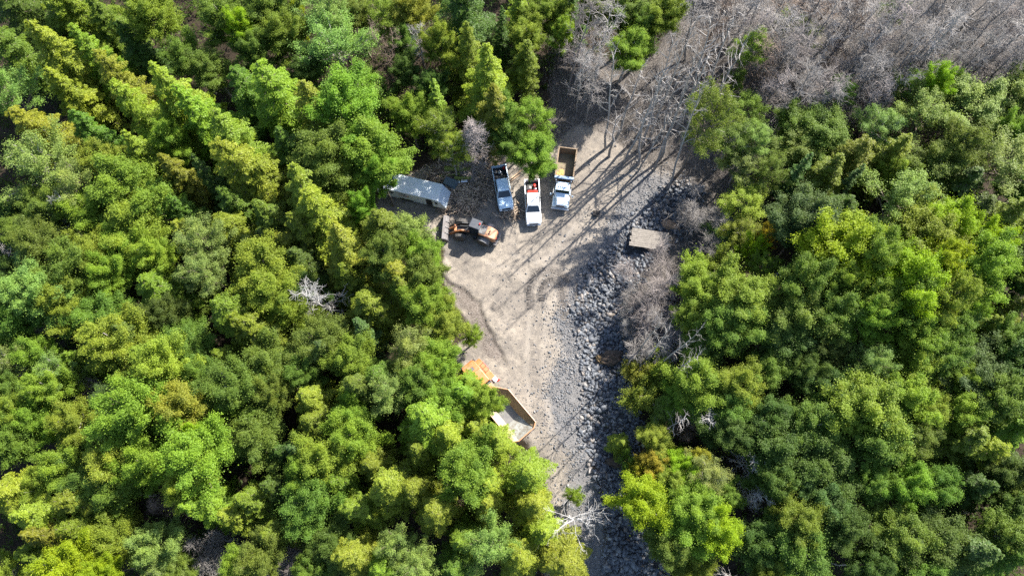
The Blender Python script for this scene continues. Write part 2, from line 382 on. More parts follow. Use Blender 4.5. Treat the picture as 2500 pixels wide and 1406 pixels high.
def grav_sites(X, Y, r):
    g = inside_dist(P_GRAV, X, Y); p = inside_dist(P_PAD, X, Y); y = inside_dist(P_GREY, X, Y); u = r.rand(*X.shape)
    return (u < np.where(g > 0, 0.25 + .7 * (np.sin(X * .9 + 1.5 * np.sin(Y * .7)) * np.sin(Y * .6 + X * .3) > -.25), np.where(p > -1.5, 0.012 + 0.4 * np.exp(np.minimum(g, 0) / 1.6), np.where(y > 0, 0.07, 0))))
gp = sample_in(grav_sites, 26000, GB, 8)
SMALL = [rock_proto(s, 0.7) for s in range(40, 44)]
V, F, T = scatter_mesh(SMALL, gp, np.random.RandomState(4).gamma(4.0, .034, len(gp)).clip(.08, .42), 6, 0.3)
tag(obj('gravel', new_mesh('gravel', V, F, attrs={'tint': np.clip(T * .62 + .42, 0, 1)}), M['rubble']), 'loose pale crushed stone spread over the track', 'gravel', kind='stuff')

# ------------------------------------------------------------------ tree builders (numpy)
def tubes(segs, sides=4):
    """segs: list of (p0, p1, r0, r1)"""
    A = np.array([s[0] for s in segs], float); B = np.array([s[1] for s in segs], float)
    r0 = np.array([s[2] for s in segs]); r1 = np.array([s[3] for s in segs])
    D = B - A; D /= np.linalg.norm(D, axis=1)[:, None] + 1e-9
    U = np.cross(D, np.where(np.abs(D[:, 2:3]) < 0.9, [[0, 0, 1.0]], [[1.0, 0, 0]])); U /= np.linalg.norm(U, axis=1)[:, None] + 1e-9
    W = np.cross(D, U); n = len(segs); V = np.zeros((n, 2 * sides, 3))
    for k in range(sides):
        a = 2 * math.pi * k / sides
        o = U * math.cos(a) + W * math.sin(a)
        V[:, k] = A + o * r0[:, None]; V[:, sides + k] = B + o * r1[:, None]
    f = np.array([[k, (k + 1) % sides, sides + (k + 1) % sides, sides + k] for k in range(sides)])
    F = (f[None] + (np.arange(n) * 2 * sides)[:, None, None]).reshape(-1, 4)
    return V.reshape(-1, 3), F
def leaves(P, Nn, size, r, aspect=0.62, along=None):
    """one diamond leaf cluster per point, lying across normal Nn"""
    n = len(P); Nn = Nn / (np.linalg.norm(Nn, axis=1)[:, None] + 1e-9)
    if along is None:
        t = r.normal(size=(n, 3))
    else: t = along + r.normal(scale=.25, size=(n, 3))
    t -= (t * Nn).sum(1)[:, None] * Nn; t /= np.linalg.norm(t, axis=1)[:, None] + 1e-9
    b = np.cross(Nn, t); s = np.asarray(size) * np.ones(n)
    s = s[:, None]
    fold = Nn * s * 0.18
    V = np.stack([P - t * s * .5, P + b * s * aspect * .5 + fold, P + t * s * .5, P - b * s * aspect * .5 + fold], 1)
    F = np.arange(n * 4).reshape(n, 4)
    return V.reshape(-1, 3), F
def rand_dir(r, n, up=0.0):
    v = r.normal(size=(n, 3)); v[:, 2] += up; return v / np.linalg.norm(v, axis=1)[:, None]
def limb(r, p0, p1, rad0, rad1, n=4, sag=0.1):
    pts = [p0 + (p1 - p0) * k / n for k in range(n + 1)]
    L = np.linalg.norm(p1 - p0)
    for k in range(1, n): pts[k] = pts[k] + r.normal(scale=L * sag * .5, size=3)
    return [(pts[k], pts[k + 1], rad0 + (rad1 - rad0) * k / n, rad0 + (rad1 - rad0) * (k + 1) / n) for k in range(n)]

def broad_proto(seed, H=16.0, R=3.0, base=0.38, nb=32, per=128, leaf=0.142, airy=False):
    """limbs radiate from the trunk; leaf plumes sit along the outer part of each limb"""
    r = np.random.RandomState(seed)
    segs = []; lean = r.normal(scale=.45, size=2)
    tp = [np.array([lean[0] * k / 6 + r.normal(scale=.12) * (k > 0), lean[1] * k / 6 + r.normal(scale=.12) * (k > 0), H * .88 * k / 6]) for k in range(7)]
    for k in range(6): segs.append((tp[k], tp[k + 1], 0.21 * (1 - k / 7) + .02, 0.21 * (1 - (k + 1) / 7) + .02))
    hz = H * (1 - base); P, Nn, T, S = [], [], [], []
    ph = r.uniform(0, 6.28, 4); am = r.uniform(.10, .26, 4)
    for k in range(nb):
        u = (k + .5) / nb
        el = math.asin(np.clip(.98 - 1.18 * u, -1, 1)); az = k * 2.39996 + r.uniform(-.45, .45)
        bul = 1 + sum(am[j] * math.sin((j + 2) * az + ph[j]) for j in range(4))
        rad = R * r.uniform(.72, 1.22) * bul
        zc = H * base + hz * .45
        e = np.array([lean[0] + math.cos(az) * math.cos(el) * rad, lean[1] + math.sin(az) * math.cos(el) * rad, zc + math.sin(el) * hz * .52 * r.uniform(.82, 1.12)])
        zi = max(H * base * .8, e[2] - rad * r.uniform(.35, .9) - .3 * H * (1 - base) * max(0, math.sin(el))); kk = min(5, int(zi / (H * .88) * 6)); f = zi / (H * .88) * 6 - kk; o = tp[kk] * (1 - f) + tp[kk + 1] * f
        L = np.linalg.norm(e - o); d = (e - o) / L; sd = np.cross(d, [0, 0, 1.0]); sd /= np.linalg.norm(sd) + 1e-9
        segs += limb(r, o, o + (e - o) * .9, .065, .02, 4, .07)
        bt = r.uniform(.05, .95); n = max(4, int(L / .26))
        for c in range(n):
            t = .38 + .66 * (c + r.rand()) / n
            lat = r.normal() * R * .15 * (1.25 - .6 * t)
            cc = o + (e - o) * t + sd * lat + np.array([0, 0, r.normal(scale=.10) + .12 - .15 * abs(lat)])
            cr = r.uniform(.26, .58) * (R / 3.0) ** .5 * (1.15 - .25 * t); m = int(per * (cr / .38) ** 2 * (.5 if airy else 1))
            if airy and r.rand() < .25: continue
            dd = rand_dir(r, m, .45); q = r.uniform(.3, 1.1, m) ** .7
            pts = cc + dd * (q * cr)[:, None] * np.array([1.0, 1.0, .42]) + d * (q * cr * r.uniform(-.3, 1.1, m))[:, None] * np.array([1, 1, .5])
            far = r.rand(m) < .16; pts[far] += r.normal(scale=.34, size=(far.sum(), 3))
            P.append(pts); Nn.append(dd * .4 + rand_dir(r, m, 1.5)); T.append(np.clip(bt * .35 + r.rand() * .25 + r.rand(m) * .4, 0, 1)); S.append(leaf * r.uniform(.6, 1.25, m))
            if airy or c % 3 == 0: segs.append((o + (e - o) * max(.2, t - .15), cc, .022, .008))
    V, F = leaves(np.concatenate(P), np.concatenate(Nn), np.concatenate(S), r)
    cm = new_mesh('crown', V, F, attrs={'tint': np.repeat(np.concatenate(T), 4)})
    V, F = tubes(segs, 5); tm = new_mesh('trunk', V, F, True)
    return dict(trunk=tm, crown=cm, H=H, R=R)

def conifer_proto(seed, H=16.0, R=3.1, base=0.2, nb=92, droop=0.55, power=0.62, leaf=0.225, dens=1.0, wd=.25):
    r = np.random.RandomState(seed); segs = []
    tp = [np.array([r.normal(scale=.05), r.normal(scale=.05), H * k / 6]) for k in range(7)]; tp[6][:2] *= .2
    for k in range(6): segs.append((tp[k], tp[k + 1], 0.23 * (1 - k / 6) + .015, 0.23 * (1 - (k + 1) / 6) + .015))
    P, Nn, A, T, S = [], [], [], [], []
    for k in range(nb):
        u = ((k + .5) / nb) ** .9                      # 0 top .. 1 bottom
        z0 = H * (1 - (1 - base) * u * .98) - .1
        L = R * (u ** power) * r.choice([r.uniform(.45, .8), r.uniform(.8, 1.25)]) + .2
        az = k * 2.39996 + r.uniform(-.6, .6); dr = np.array([math.cos(az), math.sin(az), 0])
        rise = r.uniform(.05, .3) * (1 - u * .7)
        n = max(4, int(L / .115)); t = (np.arange(n) + .6) / n
        sp = np.array([0, 0, z0]) + dr * (t * L)[:, None]; sp[:, 2] += rise * t * L - droop * .42 * (t ** 2) * L
        segs.append((np.array([0, 0, z0]), sp[n // 2], .035, .02)); segs.append((sp[n // 2], sp[-1], .02, .006))
        side = np.array([-dr[1], dr[0], 0]); bt = r.uniform(.05, .95)
        for sg in (-1, 1):
            wdt = (.09 + wd * L * np.sin(np.clip(t * 1.05, 0, 1) * math.pi) ** .7 * (1 - .35 * t)) * r.uniform(.7, 1.2, n)
            for q in np.arange(.10, 1.01, .15):
                m = r.rand(n) < dens * .88
                if not m.any(): continue
                nn = m.sum()
                pts = sp[m] + side * (sg * wdt[m] * q)[:, None] + dr * (wdt[m] * q * .45)[:, None]
                pts[:, 2] += -droop * .35 * wdt[m] * q ** 2 + r.normal(scale=.045, size=nn)
                al = side * sg + dr * .75 + np.array([0, 0, -.35 * droop])
                P.append(pts); A.append(np.repeat(al[None], nn, 0)); Nn.append(np.array([0, 0, 1.0]) + r.normal(scale=.42, size=(nn, 3)) + dr * .35)
                T.append(np.clip(bt * .35 + r.rand(nn) * .35 + .3 * t[m], 0, 1)); S.append(leaf * r.uniform(.7, 1.2, nn))
    V, F = leaves(np.concatenate(P), np.concatenate(Nn), np.concatenate(S), r, .42, np.concatenate(A))
    cm = new_mesh('crown', V, F, attrs={'tint': np.repeat(np.concatenate(T), 4)})
    V, F = tubes(segs, 5); tm = new_mesh('trunk', V, F, True)
    return dict(trunk=tm, crown=cm, H=H, R=R)

def bare_proto(seed, H=13.0, R=2.0, nb=26, base=.25, up=.7, twig=.013, trunks=1, sub=7, thick=.15, fine=3):
    r = np.random.RandomState(seed); tr, br = [], []
    for q in range(trunks):
        off = r.normal(scale=.5, size=2) if trunks > 1 else np.zeros(2); ln = r.normal(scale=.5 if trunks == 1 else 1.1, size=2)
        h = H * (1 if q == 0 else r.uniform(.65, .95))
        tp = [np.array([off[0] + ln[0] * k / 7 + r.normal(scale=.09), off[1] + ln[1] * k / 7 + r.normal(scale=.09), h * k / 7]) for k in range(8)]
        for k in range(7): (tr if q == 0 else br).append((tp[k], tp[k + 1], thick * (1 - k / 7.6), thick * (1 - (k + 1) / 7.6)))
        for b in range(nb // trunks + 1):
            u = base + (1 - base) * (b + r.rand()) / (nb // trunks + 1); u = min(u, .985)
            k = min(6, int(u * 7)); f = u * 7 - k; p = tp[k] * (1 - f) + tp[k + 1] * f
            az = r.uniform(0, 6.28); L = R * (1.15 - u) / (1.15 - base) * r.uniform(.6, 1.25) + .3
            d = np.array([math.cos(az), math.sin(az), up * r.uniform(.5, 1.3)]); d /= np.linalg.norm(d)
            pts = [p]; 
            for s in range(4):
                d = d + r.normal(scale=.16, size=3) + np.array([0, 0, .05]); d /= np.linalg.norm(d); pts.append(pts[-1] + d * L * .3)
            for s in range(4): br.append((pts[s], pts[s + 1], thick * .30 * (1 - s / 5), thick * .30 * (1 - (s + 1) / 5) + .004))
            for c in range(sub):
                s = r.randint(1, 4); p1 = pts[s] + (pts[s + 1] - pts[s]) * r.rand()
                d1 = d + r.normal(scale=.75, size=3); d1 /= np.linalg.norm(d1); l1 = L * r.uniform(.22, .5)
                m1 = p1 + d1 * l1 * .5; e1 = m1 + (d1 + r.normal(scale=.3, size=3)) * l1 * .5
                br.append((p1, m1, .02, .014)); br.append((m1, e1, .014, .008))
                for g in range(fine):
                    p2 = (p1, m1, e1)[r.randint(3)]; d2 = d1 + r.normal(scale=.8, size=3); d2 /= np.linalg.norm(d2)
                    l2 = r.uniform(.25, .7); e2 = p2 + d2 * l2; br.append((p2, e2, twig, twig * .5))
                    for g2 in range(2):
                        d3 = d2 + r.normal(scale=.8, size=3); d3 /= np.linalg.norm(d3); br.append((p2 + d2 * l2 * r.uniform(.3, .9), e2 + d3 * r.uniform(.1, .35), twig * .8, twig * .4))
    V, F = tubes(tr, 6); tm = new_mesh('trunk', V, F, True)
    V, F = tubes(br, 3); bm_ = new_mesh('branches', V, F)
    return dict(trunk=tm, crown=bm_, H=H, R=R, bare=True)

PROTO = {
    'D': [broad_proto(s) for s in range(1, 7)],
    'A': [broad_proto(s, airy=True, nb=26, per=115) for s in range(21, 24)],
    'B': [broad_proto(s, H=5.5, R=1.9, base=.12, nb=20, per=80, leaf=.14) for s in range(31, 35)],
    'C': [conifer_proto(41, nb=120), conifer_proto(42, nb=130, power=.85), conifer_proto(43, nb=110, wd=.3), conifer_proto(44, nb=130, power=.95, R=2.8), conifer_proto(45, nb=120, power=.75, droop=.9)],
    'S': [conifer_proto(s, H=14, R=1.9, base=.08, nb=84, droop=.12, power=.95, leaf=.22) for s in range(51, 54)],
    'K': [bare_proto(s) for s in range(61, 65)] + [bare_proto(s, trunks=3, nb=30, base=.22) for s in range(65, 67)],
    'Q': [bare_proto(s, nb=13, base=.4, up=.9, sub=3, fine=1, thick=.20, twig=.012, R=1.8) for s in range(161, 165)],
    'X': [bare_proto(181, H=8, R=3.6, nb=11, base=.35, up=.12, twig=.014, thick=.15, sub=6, fine=2)],
    'T': [bare_proto(s, H=5.0, R=1.6, nb=40, base=.06, trunks=6, thick=.03, twig=.011, sub=9, fine=6) for s in range(71, 75)],
    'W': [bare_proto(s, H=12, R=2.2, nb=22, base=.4, up=.3, twig=.015, thick=.16, sub=5, fine=3) for s in range(81, 84)],
    'R': [bare_proto(s, H=14, R=1.5, nb=60, base=.15, up=.12, twig=.014, thick=.13, sub=6, fine=3) for s in range(91, 93)],
}
KINDN = {'D': ('broadleaf_tree', 'broadleaf tree'), 'A': ('broadleaf_tree', 'thin-crowned broadleaf tree'), 'B': ('leafy_bush', 'leafy bush'), 'C': ('hemlock_tree', 'drooping hemlock'),
         'S': ('fir_tree', 'pointed fir'), 'K': ('bare_tree', 'leafless twiggy tree'), 'Q': ('bare_tree', 'thin leafless tree'), 'X': ('dead_tree', 'spreading dead tree'), 'T': ('bare_bush', 'leafless twiggy bush'), 'W': ('dead_tree', 'dead tree'), 'R': ('dead_conifer', 'dead needleless conifer')}
CATN = {'D': 'tree', 'A': 'tree', 'B': 'bush', 'C': 'tree', 'S': 'tree', 'K': 'bare tree', 'Q': 'bare tree', 'X': 'dead tree', 'T': 'bush', 'W': 'dead tree', 'R': 'dead tree'}
GRPN = {'D': 'broadleaf trees of the wood', 'A': 'broadleaf trees of the wood', 'B': 'leafy bushes', 'C': 'hemlocks of the wood', 'S': 'firs of the wood', 'K': 'leafless trees by the track', 'Q': 'leafless trees by the track', 'X': 'dead trees in the wood',
        'T': 'leafless bushes', 'W': 'dead trees in the wood', 'R': 'dead conifers'}
COLS = {'Y': ((.222, .285, .042), 'yellow green'), 'O': ((.165, .212, .032), 'olive green'), 'G': ((.122, .186, .036), 'mid green'), 'B': ((.180, .265, .036), 'bright green'), 'P': ((.195, .270, .085), 'pale green'),
        'D': ((.075, .125, .028), 'dark green'), 'L': ((.225, .320, .014), 'yellow-tinged green'), 'U': ((.088, .155, .055), 'bluish green'), 'N': ((.32, .26, .035), 'orange yellow'),
        'g': ((.30, .275, .255), 'grey'), 'p': ((.30, .258, .24), 'pinkish grey'), 'w': ((.42, .40, .38), 'white'), 'b': ((.20, .145, .11), 'brown')}
FOLG = {'Y', 'O', 'G', 'B', 'P', 'D', 'L', 'U', 'N'}
# x y r h kind colour   (photo pixel of the crown's middle, crown radius in px, height in m)
TREES = '''
30 120 62 17 C G|125 125 72 19 C Y|225 135 52 17 C Y|160 215 62 16 C Y|292 190 58 18 C Y|345 262 58 17 C Y|412 228 66 18 C Y|495 275 66 18 C Y|428 300 48 15 C Y|566 335 58 18 C Y
18 235 62 17 A P|100 312 72 17 C Y|215 330 55 16 C G|112 425 75 15 D P|262 405 58 15 D B|355 390 64 17 C Y|408 350 40 15 D B|440 435 55 15 C O|600 400 66 18 C Y|222 470 60 14 D P
322 475 58 14 D B|520 450 42 15 S D|60 35 60 16 C D|155 22 60 16 C O|250 45 58 16 C G|390 62 66 17 D B|325 105 52 15 C D|470 150 42 12 D G|565 60 58 15 D G|595 92 34 14 D L
530 185 42 12 D G|600 225 58 15 C G|640 135 50 14 D G|667 22 50 13 D G|732 66 20 11 B L|700 105 52 14 D O|820 60 60 15 A P|825 115 78 16 A P|772 190 44 12 D D|885 208 42 11 A G
947 250 46 9 B D|955 145 34 10 K b|940 50 52 13 A O|1010 28 44 13 D Y|1135 45 72 17 C D|1032 140 30 12 W g|1068 125 38 15 D B|1130 120 48 17 C O|1182 190 62 19 C Y|1200 262 55 17 C O
1272 150 40 14 C O|1265 28 38 13 S Y|1218 100 32 12 S D|1290 95 40 12 D B|1003 290 42 12 D B|1060 268 38 13 S Y|1080 318 46 12 A O|1103 372 36 11 A Y|1150 345 34 14 R p|1240 330 44 10 D G
1305 288 46 12 A B|1290 386 47 11 D B|1225 285 36 12 D G|690 225 72 18 C Y|765 275 66 18 C Y|850 300 74 18 D B|905 378 70 17 D B|800 395 62 16 D G|705 350 55 15 C G|930 420 40 14 D B
745 465 62 17 C Y|655 425 52 16 C Y|1324 33 38 12 D B|1368 85 26 11 D Y|1360 35 28 12 D B|1467 30 42 12 D O|1400 40 40 12 S D|1524 45 48 12 D G|1612 45 46 12 D B|1527 125 44 12 D B
1570 80 34 11 D G|1560 290 34 13 K g|1605 250 36 14 K g|1650 290 34 14 K g|1505 250 32 12 K g|1690 340 32 14 K g|1585 345 26 10 K g|1440 230 30 11 K g|1630 215 34 14 K g|1612 842 24 13 K g|1640 862 24 12 K g|1590 822 22 12 K g|1665 890 24 11 K g|1397 135 50 15 K p|1455 140 50 13 K g|1420 200 34 12 K g|1718 180 48 11 K g|1527 265 40 9 K g|1584 255 44 9 K g|1763 210 46 10 K g
1645 260 40 9 K g|1700 60 50 11 K g|1760 90 48 11 K b|1640 320 40 8 K g|1580 340 42 8 K g|1500 330 36 7 K g|1690 230 44 10 K g
1832 130 42 10 A B|1712 305 62 19 A G|1838 270 42 9 A B|1842 345 40 10 A P|1785 350 50 11 A G|1970 50 55 12 K g|2045 75 55 12 K g|1955 170 56 11 K p|2090 160 54 12 K g|2140 95 52 12 K p
2245 35 50 12 K g|2245 125 54 13 K g|2345 50 56 12 K g|2430 125 56 12 K g|2465 60 50 12 K p|2380 165 46 11 K g|2005 225 54 10 K p|1935 255 50 10 K g|2465 190 44 10 K g|1850 180 46 9 K b
1905 110 46 10 K g|1930 20 46 10 K b|2107 225 48 10 K g|2190 205 44 11 K g|1880 60 40 10 K g|2040 150 44 10 K p|2310 110 44 11 K g|2190 60 46 12 K g|1800 30 48 11 K g|1870 245 38 8 K p|2020 20 44 11 K b
2400 25 44 12 K g|1915 78 26 8 B L|2282 215 46 14 D L|2212 232 44 12 A G|2365 272 82 13 D P|2250 292 58 13 D P|2465 245 58 13 D P|2140 318 50 12 D P|2052 238 32 11 A B|1952 315 52 11 D G
2008 322 46 11 D G|1940 370 44 10 D G|1815 400 46 9 A P|2090 375 60 14 C O|2165 378 52 14 C O|2022 428 56 13 C O|1945 432 36 12 S U|2058 462 32 11 S U|2308 372 60 14 D G|2275 425 54 13 D G
2432 395 80 14 D P|2200 438 48 12 D B|2345 455 55 13 C D|2480 320 50 13 D B|1880 415 40 10 A G|1950 515 58 14 D U|1955 570 50 13 D U|2052 515 50 13 C D|2190 512 70 15 D P|2378 515 58 14 C D
2450 535 68 15 C O|2240 560 54 16 D B|2295 552 54 16 D L|2370 595 46 16 D L|2065 592 66 16 D L|2140 635 60 17 D B|2258 645 60 17 D L|2395 668 56 16 D B|1968 680 58 15 D G|2053 692 50 16 D B
2190 692 54 17 D L|2292 715 56 16 D B|2105 748 52 16 D B|2200 745 46 16 D G|2328 762 46 15 D B|1940 775 52 13 D G|2037 775 54 14 D G|2122 792 52 14 D B|2224 818 48 14 D B|2303 815 48 14 D G
2287 875 52 14 D G|2122 892 48 13 D P|2222 910 50 13 D B|2330 938 50 13 D B|2395 790 50 12 C O|2465 755 56 13 C O|2463 665 48 13 D G|2450 628 46 12 D D|2378 890 52 12 D U|2480 890 50 12 D D
2002 858 52 12 D D|1950 910 52 12 D D|2050 950 54 12 D D|2430 960 54 12 D G|1828 505 48 8 A Y|1805 560 40 7 A O|1868 578 24 9 B N|1836 630 32 10 B L|1770 570 44 5 A G|1700 652 38 6 B Y|1792 722 66 13 D B|1712 715 50 9 D B
1700 778 48 9 D B|1805 780 58 13 D G|1750 818 54 12 D G|1760 660 42 8 B O|1618 698 58 7 T p|1608 765 52 6 T p|1616 832 50 5.5 T g|1575 730 34 5 T g|1575 800 30 4 T g|1885 700 26 9 W w|1892 820 52 11 D D|1855 650 34 10 A O
1710 515 40 5 T g|1732 560 40 5 T g|1722 875 48 10 D D|1700 925 54 11 D B|1562 905 36 5 B O|1612 918 40 6 B Y|1800 942 52 11 D B|1860 900 48 11 D G|1545 775 22 4 T w
1578 965 40 6 B O|1660 975 46 9 D B|1780 1000 50 10 D G|1615 1010 42 6 A G|1640 1040 30 6 K g|1714 1015 38 9 W w|1680 1045 22 6 T b|1832 1045 32 9 W w|1765 1060 50 10 D D|1870 1010 52 11 D D|1518 1085 27 5 S Y|1537 1122 26 5 B G
1606 1078 34 8 D Y|1585 1125 32 8 D N|1660 1132 38 9 D L|1707 1128 28 9 D N|1552 1160 20 7 B N|1710 1165 48 10 A P|1625 1168 38 9 D B|1579 1218 58 11 D L|1714 1238 56 12 D B|1748 1288 52 12 D L|1662 1272 62 12 D B|1646 1330 48 10 D G
1768 1200 34 9 D G|1707 1372 40 8 D O|1809 1118 34 9 W w|1815 1212 34 9 W w|1765 1382 36 6 K g|1830 1320 50 10 D D|1900 1100 56 12 D D|1960 1050 54 12 D G|1890 1180 50 12 D D|1930 1250 56 12 D O
2000 1130 54 12 D D|2110 1010 60 14 D B|2190 985 56 14 D B|2270 1000 54 14 D B|2120 1085 54 13 D G|2200 1100 50 13 D G|2348 1080 58 13 C O|2410 1095 54 13 C Y|2330 1000 44 13 D B|2470 1040 48 13 C B|2200 1185 48 13 D B|2120 1185 56 12 D G
2010 1230 54 12 U D|2290 1200 56 12 D G|2060 1300 56 12 D D|1955 1340 54 11 D G|2190 1290 56 12 D G|2280 1320 58 12 D D|2380 1180 56 12 C D|2440 1250 58 12 D D|2360 1340 62 14 C U|2450 1370 60 14 C G|2110 1385 54 12 D D|2240 1395 54 12 D G|1880 1390 50 10 D O|2480 1150 50 12 C D
1290 1150 58 15 C Y|1292 1240 48 14 C Y|1325 1305 52 14 C Y|1380 1358 58 15 C Y|1272 1365 50 14 C Y|1390 1262 88 11 X w|1402 1212 20 5 B B|674 960 50 14 D G|760 975 60 16 C Y|785 1030 46 14 C O|862 1025 46 13 D B|962 975 48 14 D P|875 935 52 15 C G|1012 955 46 13 D G
1075 978 48 13 D B|1135 962 50 13 C B|1170 988 40 11 D B|1048 1035 72 17 C Y|1100 1075 58 16 C Y|1025 1100 48 15 C O|1160 1052 42 12 C Y|1210 1080 42 12 C Y|877 1076 54 15 D B|785 1135 58 15 D B|740 1155 42 14 D B|758 1220 54 14 D G|828 1170 46 14 C O|912 1122 48 15 C O
945 1188 72 17 C Y|1010 1205 50 16 C O|880 1245 52 15 C Y|1058 1252 50 15 C Y|1132 1150 64 16 D B|1185 1195 46 14 C Y|1185 1240 44 13 C Y|1200 1315 56 14 D P|1140 1320 46 13 C O|980 1332 44 13 D P|1030 1372 50 13 D P|860 1365 52 14 C Y|930 1385 42 12 C B|1100 1385 44 13 C G
668 1195 50 13 C D|665 1288 50 14 C O|752 1100 36 13 S U|690 1110 50 13 C D|692 1385 34 7 T p|800 1310 48 12 D D|650 1350 42 13 D G|760 1380 44 12 D G
27 960 50 13 D G|128 965 54 14 D Y|44 1028 52 13 D B|118 1035 56 14 D B|198 1035 50 14 D B|34 1095 48 13 D G|264 962 28 8 T p|288 985 34 11 D U|372 985 58 16 D B|455 1008 54 16 D Y|474 1085 66 17 D B|390 1135 56 16 D B|455 1168 48 15 D Y|322 1035 46 14 D G
523 1082 34 15 D L|560 1100 28 11 S U|576 1000 46 13 D B|605 1045 50 13 D G|288 1133 56 15 D Y|188 1130 54 14 D B|232 1165 44 13 D G|102 1180 48 13 D B|34 1212 50 15 C Y|102 1240 66 16 C Y|205 1222 54 14 C O|118 1292 60 15 C O|85 1350 50 14 C O|210 1290 46 14 C O|290 1205 52 13 D G
305 1338 50 12 D B|385 1320 50 12 D P|508 1340 38 7 T g|400 1240 24 9 R b|510 1238 64 16 C Y|562 1258 50 15 C Y|612 1235 52 14 C O|170 1385 46 14 D L|254 1398 40 13 D L|12 1394 44 13 D B|590 1385 40 11 D B|400 1390 44 11 D P|450 1385 36 10 D G
137 510 54 13 D G|250 530 56 14 D B|330 535 56 14 D B|400 500 48 14 D G|203 552 40 12 W w|18 630 26 10 W w|72 570 52 13 D G|143 612 58 14 D G|190 665 54 14 D G|290 655 58 14 D B|463 582 52 14 C Y|395 625 44 13 D Y|512 605 58 14 D P|563 570 46 14 C O|512 675 48 14 D P
631 668 52 15 D B|113 722 68 14 D P|172 775 54 14 D B|68 775 54 13 D G|266 775 50 13 D G|325 808 50 14 C G|375 705 56 14 C O|420 760 48 12 D D|307 852 50 14 D Y|360 875 48 13 C O|412 910 54 15 D Y|563 758 66 16 C O|600 812 56 15 C O|34 825 52 13 D G|120 870 56 13 D B
34 890 48 13 D P|154 926 48 13 D P|205 888 48 13 C O|463 855 46 12 D G|512 910 46 12 D G|607 935 50 14 D G|30 510 46 12 C D|330 600 44 12 D Y|230 608 44 13 D B|450 510 44 13 C G|40 680 44 12 D D|455 690 44 12 C G|560 870 44 12 C O
790 525 84 18 C Y|737 548 56 16 C O|825 605 66 17 C Y|895 510 30 13 D B|925 552 54 15 C O|1012 568 50 13 A P|1044 618 42 12 D B|925 628 46 14 D G|970 668 52 14 C Y|1038 680 46 12 D G|740 635 48 14 C D|660 715 54 14 D B|702 765 52 13 D B|803 742 46 14 W w|907 748 62 15 C O
990 705 48 14 C O|1038 750 50 12 D B|1090 796 48 11 D Y|1158 816 24 6 B B|805 825 48 13 D G|890 822 42 14 S U|822 858 40 14 S U|788 868 36 13 D P|1012 850 54 13 D P|1062 872 46 12 D B|640 810 54 15 C O|856 892 50 13 D B|922 910 50 14 C G|1000 915 50 13 D G|1078 915 42 12 D B|1136 932 36 10 C B|668 905 48 13 D G|755 917 50 14 D G|575 500 50 14 C G|660 520 52 14 C G|650 600 44 13 C D|700 600 44 13 C O|850 680 50 14 C O|745 700 40 12 D D|860 450 40 13 D B|2488 470 44 12 D G|2490 560 40 12 D O|2470 838 44 12 D G|2485 1225 46 12 D G|2492 1310 44 12 C O|2425 1150 44 12 D D|2440 1320 46 12 D G|2490 700 40 12 D D|2150 970 46 12 D D|1835 55 44 11 K g|1985 110 42 12 K g|2090 60 44 12 K g|2190 150 42 11 K g|2290 70 46 12 K g|2390 85 46 12 K g|2480 120 42 12 K g|2330 190 40 11 K g|2430 190 40 11 K p|1890 180 40 10 K g|1950 215 42 10 K g|2060 100 40 11 K b|2150 170 42 11 K g|2260 180 40 11 K g|1760 150 42 10 K g|1810 95 42 10 K p|1900 140 40 10 K g|2080 195 40 10 K g|1990 270 36 9 K g|2120 260 36 9 K p|2490 30 42 12 K g|2300 20 42 12 K g|1960 95 30 8 B O|2170 35 28 8 B G|1790 205 26 7 B G|1000 190 36 10 D D|985 110 34 10 D G|880 60 40 12 D G|1070 215 34 11 D D'''
rows = []
for ln in TREES.strip().replace('\n', '|').split('|'):
    a = ln.split()
    if a[4] == 'U': a[4], a[5] = 'D', 'U'
    if a[4] == 'K' and 1480 < float(a[0]) < 1790 and float(a[1]) > 100: a[4] = 'Q'
    if a[4] == 'D' and a[5] == 'P' and int(a[0]) % 2 == 0: a[4] = 'A'
    rows.append([float(a[0]), float(a[1]), float(a[2]), float(a[3]), a[4], a[5]])

LAND = [('the white cargo trailer', 1010, 470), ('the orange wheel loader', 1150, 560), ('the silver pickup', 1230, 460), ('the white pickup', 1302, 500), ('the dump truck', 1382, 435), ('the timber deck', 1590, 586),
        ('the orange articulated hauler', 1225, 980), ('the brown stump on the rocks', 1482, 870), ('the white dead tree', 803, 745), ('the white limbs above the canopy', 203, 552), ('the pinkish dead conifer', 1150, 345),
        ('the pinkish twiggy bush', 1620, 688), ('the lemon yellow bush', 1836, 630), ('the big white leafless tree', 1375, 275 + 1000), ('the top edge middle', 1250, 0), ('the top left corner', 0, 0), ('the top right corner', 2500, 0),
        ('the bottom left corner', 0, 1406), ('the bottom right corner', 2500, 1406), ('the bottom edge middle', 1250, 1406), ('the left edge middle', 0, 703), ('the right edge middle', 2500, 703)]
ORD = ['nearest', 'second', 'third', 'fourth', 'fifth', 'sixth', 'seventh', 'eighth']
DIRS = ['to the right of', 'up and right of', 'above', 'up and left of', 'to the left of', 'down and left of', 'below', 'down and right of']
def octant(dx, dy): return int(((math.atan2(-dy, dx) + math.pi / 8) % (2 * math.pi)) / (math.pi / 4)) % 8
